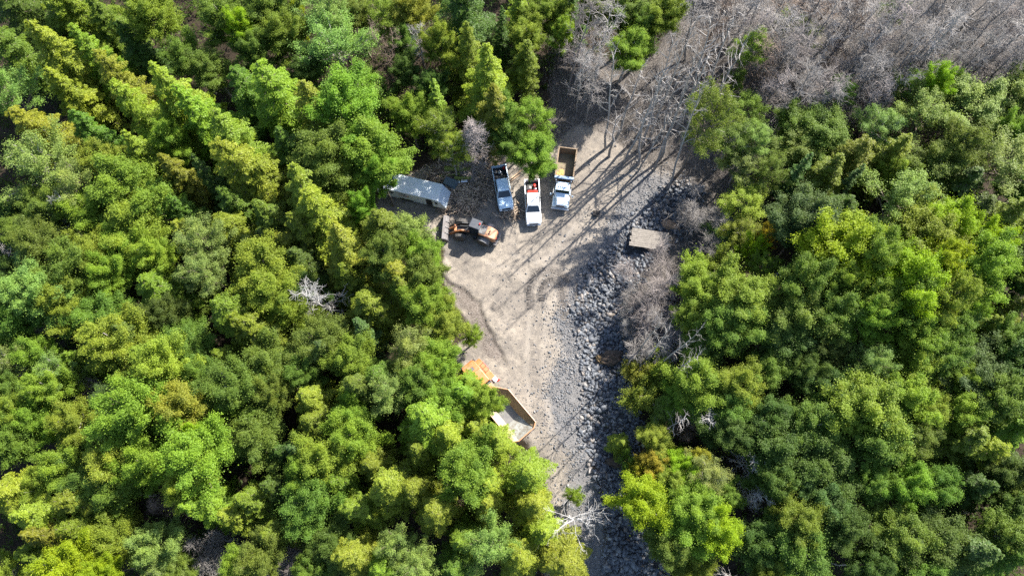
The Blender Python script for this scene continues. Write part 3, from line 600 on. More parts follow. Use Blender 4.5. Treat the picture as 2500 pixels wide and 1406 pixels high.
def make_labels(rows):
    looks = {}
    for i, rw in enumerate(rows):
        looks.setdefault(COLS[rw[5]][1] + ' ' + KINDN[rw[4]][1], []).append(i)
    out = [None] * len(rows)
    for look, ids in looks.items():
        best = {i: [] for i in ids}
        for name, lx, ly in LAND:
            by = {}
            for i in ids:
                dx, dy = rows[i][0] - lx, rows[i][1] - ly; d = math.hypot(dx, dy)
                if d < 12: continue
                by.setdefault(octant(dx, dy), []).append((d, i))
            for o, lst in by.items():
                for k, (d, i) in enumerate(sorted(lst)):
                    if k < len(ORD): best[i].append((k * 170 + d + (250 if 'edge' in name or 'corner' in name else 0), k, o, name))
        for i in ids:
            if not best[i]: out[i] = look + ' in the wood beside the clearing'; continue
            s, k, o, name = min(best[i]); out[i] = f"{look}, {ORD[k]} {DIRS[o]} {name}"
    return out
LABELS = make_labels(rows)
OWN = {(1618, 698): 'dense pinkish grey twiggy bush, the biggest beside the ditch rocks', (1836, 630): 'lemon yellow leafy bush, brightest in the wood beyond the pinkish bush', (803, 742): 'white dead tree standing bare above the green canopy beside the clearing',
       (203, 552): 'white dead limbs tangled above the green canopy, nearest the left edge', (1150, 345): 'pinkish grey dead conifer standing between the trailer and the silver pickup',
       (1390, 1262): 'big white leafless tree spreading its limbs over the lower end of the track', (2282, 215): 'tall lemon yellow broadleaf tree standing against the grey leafless trees', (955, 145): 'brown leafless tree in a gap of the wood above the trailer',
       (1397, 135): 'pinkish leafless tree with pale trunks standing behind the dump truck', (1158, 816): 'bright green sprig bush reaching out over the track edge above the hauler', (1518, 1085): 'small yellow green fir among the ditch rocks',
       (1290, 386): 'bright green broadleaf tree overhanging the bed of the white pickup', (825, 115): 'big pale green half-dead broadleaf tree with bare limbs on one side', (1885, 700): 'small white dead tree in the dark gap beside the broad yellow-topped trees'}
rt = random.Random(77)
cnt = {}
vehz = [G(1010, 475), G(1150, 560), G(1230, 460), G(1300, 500), G(1380, 430), G(1225, 980)]
for (px, py, r, h, k, c), lab in zip(rows, LABELS):
    if k == 'K' and px > 1790: r *= 1.15
    if k in 'CD' and r > 40 and (px < 840 or px > 1850): r *= rt.choice((.82, .95, 1.0, 1.12, 1.32)); h *= .8 + .2 * min(1.3, r / 52)
    h = h * {'K': 1.3, 'Q': 1.75, 'C': .93}.get(k, 1.0) * rt.uniform(.92, 1.08)
    cnt[k] = cnt.get(k, 0) + 1; pr = PROTO[k][cnt[k] * 7 % len(PROTO[k]) if k not in 'KQ' else rt.randrange(len(PROTO[k]))]
    hc = h * (0.5 if k in 'KTWQX' else 0.52 if k in 'BS' else 0.66)
    q = G(px, py, hc); xn, yn = (px - 1250) / FPX, (703 - py) / FPX
    depth = (CAM_H - hc) / (CP - yn * SP); R = r * depth / FPX
    base = Vector((q.x, q.y, 0))
    base.z = gz(base.x, base.y) - 0.05
    nm, _ = KINDN[k]; lab = OWN.get((int(px), int(py)), lab)
    t = thing(nm, lab, CATN[k], base, rt.uniform(0, 6.28), GRPN[k])
    if (int(px), int(py)) in OWN: del t['group']
    s = R / pr['R'] * {'D': 1.08, 'A': 1.08, 'B': 1.05, 'C': 1.3, 'S': 1.15}.get(k, 1.0); t.scale = (s, s, h / pr['H'])
    t.rotation_euler = (rt.uniform(-.05, .05), rt.uniform(-.05, .05), t.rotation_euler[2])
    col = COLS[c][0]; j = [rt.uniform(.88, 1.12) for _ in range(2)]
    if c in FOLG:
        obj('trunk', pr['trunk'], M['bark'], t, color=(.30, .27, .24) if rt.random() < .4 and k in 'DA' else (.14, .11, .085))
        obj('crown', pr['crown'], M['leaf'] if k in 'DAB' else M['needle'], t, color=(col[0] * j[0], col[1] * j[1], col[2]))
    else:
        jj = rt.uniform(.55, 1.1) if k == 'K' else .72 * j[0] if k == 'T' else j[0]; cc = tuple(v * jj for v in col)
        obj('trunk', pr['trunk'], M['twig'], t, color=cc if c != 'g' else tuple(v * .85 for v in cc)); obj('crown', pr['crown'], M['twig'], t, color=cc)

# undergrowth of the wood: nobody could count it
def undergrowth(name, n, fn, box, seed, leaf, hmax, label, color, mat):
    r = np.random.RandomState(seed)
    cen = sample_in(fn, n, box, seed)
    per = 26; rad = r.uniform(.35, 1.1, n); hh = r.uniform(.25, hmax, n) * rad
    d = rand_dir(r, n * per, .35); q = r.uniform(.4, 1, n * per)
    P = np.zeros((n * per, 3)); ci = np.repeat(np.arange(n), per)
    P[:, :2] = cen[ci] + d[:, :2] * (q * rad[ci])[:, None]
    P[:, 2] = ground_z(cen[:, 0], cen[:, 1])[ci] + hh[ci] * (1 + d[:, 2] * q)
    V, F = leaves(P, d + rand_dir(r, n * per, .8), leaf * r.uniform(.6, 1.3, n * per), r)
    tnt = np.repeat(np.clip(r.rand(n)[ci] * .5 + r.rand(n * per) * .5, 0, 1), 4)
    tag(obj(name, new_mesh(name, V, F, attrs={'tint': tnt}), mat, color=color), label, name.replace('_', ' '), kind='stuff')
def wood_fn(X, Y, r):
    return (inside_dist(P_PAD, X, Y) < -1.3) & (inside_dist(P_ROCK, X, Y) < -.6) & (inside_dist(P_GREY, X, Y) < .5) & (inside_dist(P_LIT, X, Y) < -1) & (r.rand(*X.shape) < .65 + .5 * np.sin(X * .35 + 1.2 * np.sin(Y * .23)) * np.sin(Y * .31))
undergrowth('undergrowth', 9000, wood_fn, (-82, 84, -12, 84), 31, .28, 1.8, 'dim green shrubs and ferns covering the forest floor between the trunks', (.060, .100, .020), M['leaf'])
def twig_fn(X, Y, r):
    g = inside_dist(P_GREY, X, Y)
    return (g > -.6) & (r.rand(*X.shape) < .5 + .7 * np.sin(X * .5 + 2 * np.sin(Y * .3)) * np.sin(Y * .45 + X * .1)) & (inside_dist(P_PAD, X, Y) < 0.6) & ((abs(X - dk.x) > 3.6) | (Y - dk.y > 2.4) | (Y - dk.y < -4.5))
def brush(n, seed):
    r = np.random.RandomState(seed); c = sample_in(twig_fn, n, (0, 86, 0, 84), seed)
    z = ground_z(c[:, 0], c[:, 1]); segs = []
    for k in range(n):
        p = np.array([c[k, 0], c[k, 1], z[k]]); up = r.rand() < .55; L = r.uniform(.6, 2.6) if up else r.uniform(.8, 2.4)
        d = np.array([r.normal(scale=.35), r.normal(scale=.35), 1.0]) if up else np.array([r.normal(), r.normal(), .12])
        d /= np.linalg.norm(d); m = p + d * L * .5; e = m + (d + r.normal(scale=.2, size=3)) * L * .5; w_ = r.uniform(.012, .03)
        segs += [(p, m, w_, w_ * .8), (m, e, w_ * .8, w_ * .4)]
        for g in range(3):
            b = p + d * L * r.uniform(.3, .9); q = d + r.normal(scale=.6, size=3); segs.append((b, b + q * L * r.uniform(.12, .3), w_ * .5, w_ * .3))
    V, F = tubes(segs, 3); return V, F
V, F = brush(7000, 77)
M['brush'] = bark_mat('dry_brush', False, (.27, .24, .215))
tag(obj('dry_brush', new_mesh('dry_brush', V, F), M['brush']), 'grey dry twigs and saplings covering the bare ground', 'dry brush', kind='stuff')
# leafy wood just beyond the picture, one mass
def far_wood():
    Vs, Fs, Ts = [], [], []; base = 0; r = random.Random(5)
    def arr(me):
        v = np.zeros(len(me.vertices) * 3, np.float32); me.vertices.foreach_get('co', v); t = np.zeros(len(me.vertices), np.float32); me.attributes['tint'].data.foreach_get('value', t)
        f = np.zeros(len(me.loops), np.int32); me.loops.foreach_get('vertex_index', f); return v.reshape(-1, 3), f.reshape(-1, 4), t
    PA = [arr(PROTO[k][j]['crown']) for k, j in (('D', 0), ('D', 3), ('C', 1))]
    PA = [(v, f[::5], t) for v, f, t in PA]
    spots = []
    for k in range(2500):
        x, y = r.uniform(-110, 112), r.uniform(-26, 112)
        # keep well outside the photographed area
        yn_ = None
        hx = 62 + max(0, y + 7) * .235
        if abs(x) < hx + 3.5 and -13 < y < 79: continue
        if all((x - a) ** 2 + (y - b) ** 2 > 24 for a, b in spots): spots.append((x, y))
    for x, y in spots[:270]:
        v, f, t = PA[r.randrange(3)]; s = r.uniform(1.1, 1.5); a = r.uniform(0, 6.28); zs = r.uniform(.7, .95)
        Rm = np.array([[math.cos(a) * s, -math.sin(a) * s, 0], [math.sin(a) * s, math.cos(a) * s, 0], [0, 0, zs]])
        used = np.unique(f); mp = np.zeros(len(v), int); mp[used] = np.arange(len(used))
        Vs.append(v[used] @ Rm.T + np.array([x, y, 0])); Fs.append(mp[f] + base); Ts.append(t[used]); base += len(used)
    tag(obj('surrounding_woods', new_mesh('surrounding_woods', np.concatenate(Vs), np.concatenate(Fs), attrs={'tint': np.concatenate(Ts)}), M['leaf'], color=(.055, .10, .026)), 'green wood going on all round the clearing', 'woods', kind='stuff')
far_wood()
# ------------------------------------------------------------------ materials of the machines
R_ = math.radians
M['white_paint'] = plain('white_paint', (.72, .73, .74), .28, coat=.6, vary=.06, vscale=1.5)
M['sky_tint_paint'] = plain('silver_paint_sky_tint', (.50, .64, .76), .25, metal=.0, coat=.7, vary=.08, vscale=1.5)  # silver truck; the blue sky reflection is put into the paint colour
M['truck_paint'] = plain('shade_tinted_truck_paint', (.52, .62, .70), .28, coat=.6, vary=.08, vscale=1.2)  # white truck; the blue cast of tree shade is mixed into this colour
M['glass'] = plain('dark_glass', (.012, .018, .028), .08, coat=.3)
M['black'] = plain('black_plastic', (.018, .019, .021), .5)
M['rubber'] = plain('tyre_rubber', (.035, .035, .037), .85, dirt=(.10, .088, .075), vscale=4)
M['chrome'] = plain('chrome', (.62, .63, .64), .22, metal=.9)
M['hub'] = plain('dusty_dark_hub', (.055, .05, .045), .7, dirt=(.09, .075, .06))
M['steel'] = plain('worn_steel', (.16, .165, .17), .5, metal=.5, dirt=(.11, .085, .07), vscale=2.5)
M['bucket'] = plain('scraped_bucket_steel', (.17, .16, .158), .5, metal=.4, dirt=(.12, .10, .09), vscale=2.2)
M['orange'] = plain('orange_paint', (.42, .135, .035), .42, coat=.2, dirt=(.38, .20, .11), vscale=1.6)
M['peach'] = plain('faded_orange_paint', (.44, .20, .095), .42, coat=.2, dirt=(.36, .22, .14), vscale=1.8)
M['red'] = plain('red_plastic', (.55, .025, .012), .4)
M['lamp'] = plain('lamp_lens', (.75, .75, .72), .15, coat=.5)
M['amber'] = plain('amber_lens', (.8, .28, .03), .3)
M['trailer_white'] = plain('dusty_white_sheet', (.68, .70, .69), .5, dirt=(.52, .53, .51), vscale=1.1)
M['trailer_roof'] = plain('trailer_roof_sheet', (.50, .53, .555), .45, metal=.0, dirt=(.58, .63, .66), vscale=1.0)
M['bed_floor'] = plain('dusty_steel_floor', (.115, .09, .055), .75, dirt=(.19, .15, .09), vscale=1.6)
M['bed_wall'] = plain('rusty_steel_side', (.21, .145, .085), .7, dirt=(.10, .065, .042), vscale=3.5)
M['bed_scraped'] = plain('bright_scraped_steel', (.40, .345, .26), .5, metal=.1, dirt=(.24, .17, .115), vscale=1.7)
M['bed_light'] = plain('pale_chute_steel', (.24, .245, .23), .5, metal=.0, dirt=(.12, .09, .06), vscale=2.6)
M['mud'] = plain('grey_mud', (.10, .095, .095), .6, dirt=(.16, .15, .14), vscale=2)
M['sand'] = plain('orange_sand', (.36, .20, .06), .95, dirt=(.42, .24, .10), vscale=5, bump=.5)
M['plank'] = plain('weathered_plank', (.19, .168, .145), .85, dirt=(.11, .096, .082), vscale=3, bump=.3)
M['fresh_wood'] = plain('fresh_split_wood', (.33, .235, .155), .8, dirt=(.38, .25, .15), vscale=6)
M['moss_log'] = plain('mossy_bark', (.17, .20, .035), .95, dirt=(.075, .085, .03), vscale=4, bump=.6)
M['earth'] = plain('brown_earth_clod', (.085, .062, .044), .95, dirt=(.04, .026, .018), vscale=3.5, bump=.9, bscale=9)
M['earth_tan'] = plain('tan_broken_wood', (.20, .135, .062), .9, dirt=(.10, .065, .035), vscale=5, bump=.7)
M['track'] = plain('churned_damp_soil', (.085, .073, .063), .9, dirt=(.16, .142, .125), vscale=3)
M['logo_black'] = plain('black_sign_paint', (.02, .02, .022), .5); M['logo_red'] = plain('faded_red_sign_paint', (.35, .10, .07), .5); M['logo_brown'] = plain('brown_sign_paint', (.26, .15, .08), .5)

def wheel(parent, x, y, r, wd, axis='X', name='wheel'):
    d = Vector((wd / 2, 0, 0)) if axis == 'X' else Vector((0, wd / 2, 0)); c = Vector((x, y, r)); n = 22
    def ring(off, rad):
        p = c + d.normalized() * off
        if axis == 'X': return [(p.x, p.y + rad * math.cos(2 * math.pi * i / n), p.z + rad * math.sin(2 * math.pi * i / n)) for i in range(n)]
        return [(p.x + rad * math.cos(2 * math.pi * i / n), p.y, p.z + rad * math.sin(2 * math.pi * i / n)) for i in range(n)]
    h = wd / 2
    b = MB(); b.loft([ring(-h, r * .6), ring(-h, r * .88), ring(-h * .72, r), ring(h * .72, r), ring(h, r * .88), ring(h, r * .6)])
    t = b.build(name, M['rubber'], parent)
    q = MB()
    q.loft([ring(-h - .012, r * .2), ring(-h - .012, r * .55), ring(h + .012, r * .55), ring(h + .012, r * .2)])
    q.build('rim', M['hub'], t)
    return t

def pickup(name, label, loc, rz, paint, cargo, doff=0.0):
    t = thing(name, label, 'pickup truck', loc, rz, 'pickups parked side by side')
    def ring(y, wd, zb, zt, cr=.10):
        return [(-wd, y, zb), (wd, y, zb), (wd + .02, y, (zb + zt) / 2), (wd, y, zt - cr), (wd - cr * 1.3, y, zt), (-wd + cr * 1.3, y, zt), (-wd, y, zt - cr), (-wd - .02, y, (zb + zt) / 2)]
    b = MB(); b.loft([ring(-3.16, .86, .62, 1.00), ring(-3.02, .97, .52, 1.10), ring(-2.3, 1.01, .45, 1.20), ring(-1.72, 1.01, .42, 1.26), ring(-1.66, 1.01, .42, 1.27), ring(1.08, 1.01, .42, 1.27)])
    b.build('body', paint, t, .03)
    # raised hood panel
    hd = MB(); hd.loft([[(-.62, -3.04, 1.085), (.62, -3.04, 1.085), (.62, -3.04, 1.13), (-.62, -3.04, 1.13)], [(-.74, -2.3, 1.18), (.74, -2.3, 1.18), (.74, -2.3, 1.235), (-.74, -2.3, 1.235)], [(-.84, -1.76, 1.22), (.84, -1.76, 1.22), (.84, -1.76, 1.30), (-.84, -1.76, 1.30)]])
    hd.build('hood', paint, t, .03)
    cb = MB(); b0 = [(-.97, -1.70), (.97, -1.70), (.97, 1.05), (-.97, 1.05)]; b1 = [(-.76, -.92), (.76, -.92), (.76, .86), (-.76, .86)]
    cb.loft([[(x, y, 1.24) for x, y in b0], [(x, y, 1.86) for x, y in b1]]); cb.build('cab', paint, t, .05)
    rf = MB(); rf.loft([[(x * 1.0, y, 1.845) for x, y in b1], [(x * .94, y * .95, 1.925) for x, y in b1]]); rf.build('roof', paint, t, .03)
    def pane(nm, pts, off):
        g = MB(); v = [Vector(p) for p in pts]; n = (v[1] - v[0]).cross(v[2] - v[0]).normalized()
        if n.dot(Vector(off)) < 0: n = -n
        a = [p + n * .014 for p in v]; g.add(a + [p - n * .02 for p in v], [(0, 1, 2, 3), (7, 6, 5, 4), (0, 4, 5, 1), (1, 5, 6, 2), (2, 6, 7, 3), (3, 7, 4, 0)]); g.build(nm, M['glass'], t)
    def L(a, b_, k): return tuple(a[i] + (b_[i] - a[i]) * k for i in range(3))
    A = [(-.97, -1.70, 1.24), (.97, -1.70, 1.24), (.76, -.92, 1.86), (-.76, -.92, 1.86)]
    pane('windshield', [L(A[0], A[3], .06)[:1] + L(A[0], A[3], .06)[1:], L(A[1], A[2], .06), L(A[1], A[2], .92), L(A[0], A[3], .92)], (0, -1, 1)) if False else pane('windshield', [(-.885, -1.655, 1.275), (.885, -1.655, 1.275), (.70, -.975, 1.815), (-.70, -.975, 1.815)], (0, -1, 1))
    pane('rear_window', [(-.80, 1.028, 1.33), (.80, 1.028, 1.33), (.66, .885, 1.78), (-.66, .885, 1.78)], (0, 1, .3))
    for s in (-1, 1):
        pane('side_window', [(s * .935, -1.32, 1.34), (s * .935, .90, 1.34), (s * .795, .74, 1.76), (s * .795, -.80, 1.76)], (s, 0, .3))
        m = MB(); m.box((s * 1.13, -1.22, 1.33), (.24, .13, .20)); m.box((s * 1.0, -1.24, 1.28), (.14, .05, .05)); m.build('mirror', M['black'], t, .02)
        h = MB(); h.box((s * .78, -3.10, .93), (.28, .16, .17)); h.build('headlight', M['lamp'], t, .02)
        for y in (-2.12, 1.98): wheel(t, s * .87, y, .41, .28)
        fl = MB()
        for y in (-2.12, 1.98): fl.prism([(y + .56 * math.cos(a), .42 + .56 * math.sin(a)) for a in [math.pi * k / 8 for k in range(9)]], s * 1.0 - .03, s * 1.0 + .04)
        fl.build('fender', paint, t, .01)
        w_ = MB(); w_.box((s * .985, 2.12, .93), (.09, 2.15, .70)); w_.box((s * .955, 2.12, 1.295), (.13, 2.16, .05)); w_.build('bed_side', paint, t, .02)
        tl = MB(); tl.box((s * .93, 3.20, 1.0), (.10, .05, .32)); tl.build('tail_light', M['red'], t)
    fb = MB(); fb.loft([[(-1.0, -3.12, .48), (1.0, -3.12, .48), (1.0, -3.12, .74), (-1.0, -3.12, .74)], [(-.86, -3.30, .50), (.86, -3.30, .50), (.86, -3.30, .72), (-.86, -3.30, .72)]]); fb.build('front_bumper', M['chrome'], t, .02)
    gr = MB(); gr.box((0, -3.165, .88), (1.16, .08, .26)); 
    for k in range(3): gr.box((0, -3.215, .80 + .08 * k), (1.12, .02, .025))
    gr.build('grille', M['black'], t)
    pl = MB(); pl.box((0, -3.315, .60), (.32, .015, .15)); pl.build('number_plate', M['lamp'], t)
    fl = MB(); fl.box((0, 2.12, .66), (1.88, 2.1, .06)); fl.box((0, 1.11, .95), (1.88, .06, .62)); fl.build('bed_floor', M['black'], t)
    tg = MB(); tg.box((0, 3.17, .95), (1.86, .08, .66)); tg.build('tailgate', paint, t, .02)
    rb = MB(); rb.box((0, 3.30, .55), (1.8, .18, .18)); rb.build('rear_bumper', M['chrome'], t, .02)
    return t
def gpos(x, y): return (x, y, gz(x, y))
c_silver = gpos(-1.27, 41.2); c_white = gpos(2.76, 39.05)
p_silver = pickup('pickup_truck', 'silver sky-tinted pickup with a dark laden bed parked under the trees beside the white pickup', c_silver, R_(9.7), M['sky_tint_paint'], None)
p_white = pickup('pickup_truck', 'bright white pickup with red gear in its bed, between silver pickup and dump truck', c_white, R_(2.2), M['white_paint'], None)
def local(tr, rz, x, y, z=0.0):
    c, s = math.cos(rz), math.sin(rz); return (tr[0] + c * x - s * y, tr[1] + s * x + c * y, tr[2] + z)
def jerry(label, tr, rz, x, y, rot=0.0, mat='red', sc=1.0, up=True):
    t = thing('fuel_can', label, 'fuel can', local(tr, rz, x, y, .69), rz + rot)
    b = MB(); b.prism([(-.17 * sc, 0), (.17 * sc, 0), (.17 * sc, .36 * sc), (.05 * sc, .44 * sc), (-.17 * sc, .44 * sc)], -.11 * sc, .11 * sc); b.build('can_body', M[mat], t, .02)
    c = MB(); c.cyl((0, .11 * sc, .38 * sc), (0, .17 * sc, .47 * sc), .035, n=8); c.tube([(0, -.12 * sc, .44 * sc), (0, -.10 * sc, .50 * sc), (0, .03 * sc, .50 * sc), (0, .05 * sc, .44 * sc)], .015, 6); c.build('handle', M['black'], t)
def toolbox(label, tr, rz, x, y, d, mat, rot=0.0):
    t = thing('toolbox', label, 'toolbox', local(tr, rz, x, y, .69), rz + rot)
    b = MB(); b.box((0, 0, d[2] * .42), (d[0], d[1], d[2] * .84)); b.build('box_body', M[mat], t, .015)
    l = MB(); l.box((0, 0, d[2] * .92), (d[0] * 1.03, d[1] * 1.04, d[2] * .14)); l.build('lid', M[mat], t, .02)
    h = MB(); h.tube([(-d[0] * .2, 0, d[2]), (-d[0] * .2, 0, d[2] + .06), (d[0] * .2, 0, d[2] + .06), (d[0] * .2, 0, d[2])], .014, 6); h.build('handle', M['black'], t)
def bag(label, tr, rz, x, y, r, mat, seed=0, z=.69, name='sack', cat='sack'):
    rr2 = random.Random(seed); bm = bmesh.new(); bmesh.ops.create_icosphere(bm, subdivisions=3, radius=r)
    for v in bm.verts:
        n = noise.noise(v.co * 3.2 / r * .5 + Vector((seed, 0, 0))); v.co *= 1 + .28 * n; v.co.z *= .6
    me = bpy.data.meshes.new(name); bm.to_mesh(me); bm.free()
    for p in me.polygons: p.use_smooth = True
    o = obj(name, me, M[mat]); o.location = local(tr, rz, x, y, z + r * .45); o.rotation_euler = (0, 0, rr2.uniform(0, 3)); tag(o, label, cat)
BT, BR = c_silver, R_(9.7)
jerry('red fuel can by the tailgate in the bed of the silver pickup', BT, BR, .66, 2.85)
toolbox('small black toolbox against the cab in the bed of the silver pickup', BT, BR, -.15, 1.5, (1.3, .45, .4), 'black')
bag('shiny crumpled grey sheet bundle in the bed of the silver pickup', BT, BR, .0, 2.35, .30, 'chrome', 3)
bag('small dark sack by the side wall in the bed of the silver pickup', BT, BR, -.6, 2.5, .25, 'steel', 5)
jerry('small brown fuel can right behind the cab of the silver pickup', BT, BR, .72, 1.45, 1.2, 'logo_brown', .8)
WT, WR = c_white, R_(2.2)
toolbox('long red toolbox across the bed behind the cab of the white pickup', WT, WR, 0.05, 1.42, (1.25, .38, .42), 'red')
jerry('red fuel can standing further back in the bed of the white pickup', WT, WR, .35, 2.35, .4, 'red', 1.25)
bag('dark wet-looking sack in the bed of the white pickup', WT, WR, -.35, 2.1, .36, 'steel', 8)
bag('grey crumpled sack beside the red fuel can in the white pickup', WT, WR, .45, 1.95, .25, 'chrome', 9)

# ---------------- dump truck
DT, DR = gpos(6.93, 42.05), R_(-8.25)
t = thing('dump_truck', 'white shade-tinted dump truck with an open empty box at the end of the parked row', 'dump truck', DT, DR)
b = MB()
def rg(y, w, zb, zt, top): return [(-w, y, zb), (w, y, zb), (w, y, zt - .2), (top, y, zt), (-top, y, zt), (-w, y, zt - .2)]
b.loft([rg(-3.85, .60, .75, 1.75, .52), rg(-3.2, .70, .8, 1.92, .58), rg(-2.25, .98, .8, 2.08, .80)]); b.build('hood', M['truck_paint'], t, .05)
for s in (-1, 1):
    f = MB(); f.loft([[(s * x, y, z) for x, z in ((.55, .55), (1.12, .55), (1.12, 1.15), (.95, 1.30), (.55, 1.36))] if s > 0 else [(s * x, y, z) for x, z in ((.55, .55), (.55, 1.36), (.95, 1.30), (1.12, 1.15), (1.12, .55))] for y in (-3.78, -2.3)]); f.build('fender', M['truck_paint'], t, .06)
    h = MB(); h.box((s * .90, -3.80, 1.05), (.34, .14, .2)); h.build('headlight', M['lamp'], t, .03)
    m = MB(); m.cyl((s * 1.1, -2.35, 1.9), (s * 1.42, -2.5, 1.95), .025, n=6); m.box((s * 1.44, -2.52, 1.85), (.22, .10, .42)); m.build('mirror', M['truck_paint'], t, .03)
    wheel(t, s * .98, -3.0, .52, .3)
    for y in (1.55, 2.85): wheel(t, s * .92, y, .52, .56)
    st = MB(); st.cyl((s * 1.0, -.95, .8), (s * 1.0, -.95, 3.05), .07, n=10); st.build('exhaust_stack', M['chrome'], t)
    fk = MB(); fk.cyl((s * .98, -1.9, .75), (s * .98, -1.0, .75), .27, n=14); fk.build('fuel_tank', M['chrome'], t)
b = MB(); b.box((0, -3.88, 1.25), (1.12, .10, .92)); b.build('grille', M['chrome'], t, .03)
b = MB()
for k in range(9): b.box((-.44 + .11 * k, -3.94, 1.25), (.04, .02, .78))
b.build('grille_bars', M['black'], t)
b = MB(); b.box((0, -3.98, .62), (2.35, .2, .34)); b.build('front_bumper', M['chrome'], t, .04)
b = MB(); b.loft([[(-1.02, -2.3, .9), (1.02, -2.3, .9), (1.02, -.95, .9), (-1.02, -.95, .9)], [(-1.02, -2.3, 2.05), (1.02, -2.3, 2.05), (1.02, -.95, 2.05), (-1.02, -.95, 2.05)], [(-.90, -1.82, 2.74), (.90, -1.82, 2.74), (.92, -.98, 2.74), (-.92, -.98, 2.74)]]); b.build('cab', M['truck_paint'], t, .06)
b = MB(); b.add([(-.92, -2.30, 2.10), (.92, -2.30, 2.10), (.84, -1.90, 2.66), (-.84, -1.90, 2.66), (-.92, -2.2, 2.06), (.92, -2.2, 2.06), (.84, -1.8, 2.62), (-.84, -1.8, 2.62)], [(0, 1, 2, 3), (7, 6, 5, 4), (0, 4, 5, 1), (1, 5, 6, 2), (2, 6, 7, 3), (3, 7, 4, 0)]); b.build('windshield', M['glass'], t)
for s in (-1, 1):
    b = MB(); b.box((s * .985, -1.55, 2.36), (.06, .8, .42), 0, 0); b.build('side_window', M['glass'], t)
b = MB(); b.prism([(-2.16, 2.66), (-1.7, 2.80), (-1.7, 2.86), (-2.20, 2.72)], -.92, .92); b.build('sun_visor', M['truck_paint'], t)
b = MB()
for k in range(5): b.box((-.5 + .25 * k, -1.72, 2.89), (.10, .16, .07))
b.build('roof_lights', M['lamp'], t, .02)
for s in (-1, 1): b = MB(); b.cyl((s * .78, -1.2, 2.74), (s * .78, -1.2, 2.84), .10, n=12); b.build('roof_vent', M['black'], t)
b = MB(); b.box((-.35, 0, .78), (.2, 7.2, .3)); b.box((.35, 0, .78), (.2, 7.2, .3)); b.build('chassis_rail', M['black'], t)
bd = MB(); ZF, ZT = 1.45, 2.95
bd.box((-1.17, 1.75, (ZF + ZT) / 2), (.10, 4.3, ZT - ZF)); bd.box((1.17, 1.75, (ZF + ZT) / 2), (.10, 4.3, ZT - ZF)); bd.box((0, -.42, (ZF + ZT) / 2), (2.30, .1, ZT - ZF)); bd.build('box_side', M['bed_wall'], t, .012)
bd = MB(); bd.box((0, 1.75, ZF - .04), (2.42, 4.36, .1)); bd.build('box_floor', M['bed_floor'], t)
bd = MB(); bd.box((0, 3.92, 2.18), (2.30, .09, 1.48)); bd.build('tailgate', M['bed_wall'], t, .01)
bd = MB()
for s in (-1, 1): bd.box((s * 1.19, 1.75, ZT + .035), (.17, 4.44, .07))
bd.box((0, 3.94, ZT + .035), (2.2, .13, .07)); bd.build('box_rim', M['bed_wall'], t, .01)
bd = MB(); bd.box((0, -.50, ZT + .05), (2.5, .42, .1)); bd.box((0, -.66, ZT + .14), (2.4, .08, .14)); bd.build('cab_shield', plain('shield_paint', (.22, .30, .42), .4), t, .02)
me = bpy.data.meshes.new('sand_heap'); bm = bmesh.new(); bmesh.ops.create_icosphere(bm, subdivisions=4, radius=1)
for v in bm.verts: v.co = Vector((v.co.x * .48, v.co.y * .75, v.co.z * .22)) * (1 + .5 * noise.noise(v.co * 1.7))
bm.to_mesh(me); bm.free()
o = obj('sand_heap', me, M['sand']); o.location = local(DT, DR, -.58, .62, 1.49); o.rotation_euler = (0, 0, DR - .3); tag(o, 'small heap of orange sand on the floor of the dump truck box', 'sand')

# ---------------- cargo trailer (front toward +X)
TR, TZ = gpos(-13.0, 40.45), R_(-14.2)
t = thing('cargo_trailer', 'long enclosed white cargo trailer with an open dark side door and a sloping nose', 'trailer', TR, TZ)
b = MB(); prof = [(-3.68, .55), (-1.9, .55), (-1.75, .88), (.05, .88), (.2, .55), (4.62, .55), (4.62, .98), (3.68, 2.66), (-3.68, 2.66)]
b.prism([(a, z) for a, z in prof], -1.2, 1.2, 'Y'); b.build('body', M['trailer_white'], t, .02)
b = MB(); b.box((-.02, 0, 2.70), (7.46, 2.48, .07)); b.build('roof', M['trailer_roof'], t, .02)
b = MB(); b.add([(3.72, -1.19, 2.68), (3.72, 1.19, 2.68), (4.645, 1.19, .99), (4.645, -1.19, .99), (3.66, -1.19, 2.65), (3.66, 1.19, 2.65), (4.6, 1.19, .97), (4.6, -1.19, .97)], [(0, 1, 2, 3), (7, 6, 5, 4), (0, 4, 5, 1), (1, 5, 6, 2), (2, 6, 7, 3), (3, 7, 4, 0)]); b.build('sloping_nose', plain('nose_sheet', (.50, .58, .66), .35, metal=.2, vary=.1), t)
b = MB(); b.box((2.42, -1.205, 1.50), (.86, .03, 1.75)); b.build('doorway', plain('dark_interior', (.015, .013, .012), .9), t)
d = MB(); d.box((2.42, -1.222, .78), (.84, .012, .30)); d.build('door_step', M['steel'], t)
dd = MB(); dd.box((3.38, -1.23, 1.50), (.82, .04, 1.72)); door = dd.build('door', M['trailer_white'], t, .01)
d = MB(); d.box((3.42, -1.257, 1.86), (.38, .02, .62)); d.build('door_window', M['glass'], door)
d = MB(); d.box((-2.75, -1.212, 1.98), (.62, .03, .38)); 
for k in range(4): d.box((-2.75, -1.232, 1.84 + .09 * k), (.58, .02, .03))
d.build('wall_vent', M['steel'], t)
d = MB(); d.box((-3.42, -1.21, 1.35), (.13, .03, .13)); d.box((-3.60, -1.21, 2.1), (.12, .025, .62)); d.build('marker_light', M['logo_brown'], t)
d = MB(); d.box((-.85, -1.16, .83), (1.7, .1, .10)); d.build('wheel_arch', M['black'], t)
for x in (-1.32, -.45):
    for s in (-1, 1): wheel(t, x, s * 1.02, .36, .26, 'Y')
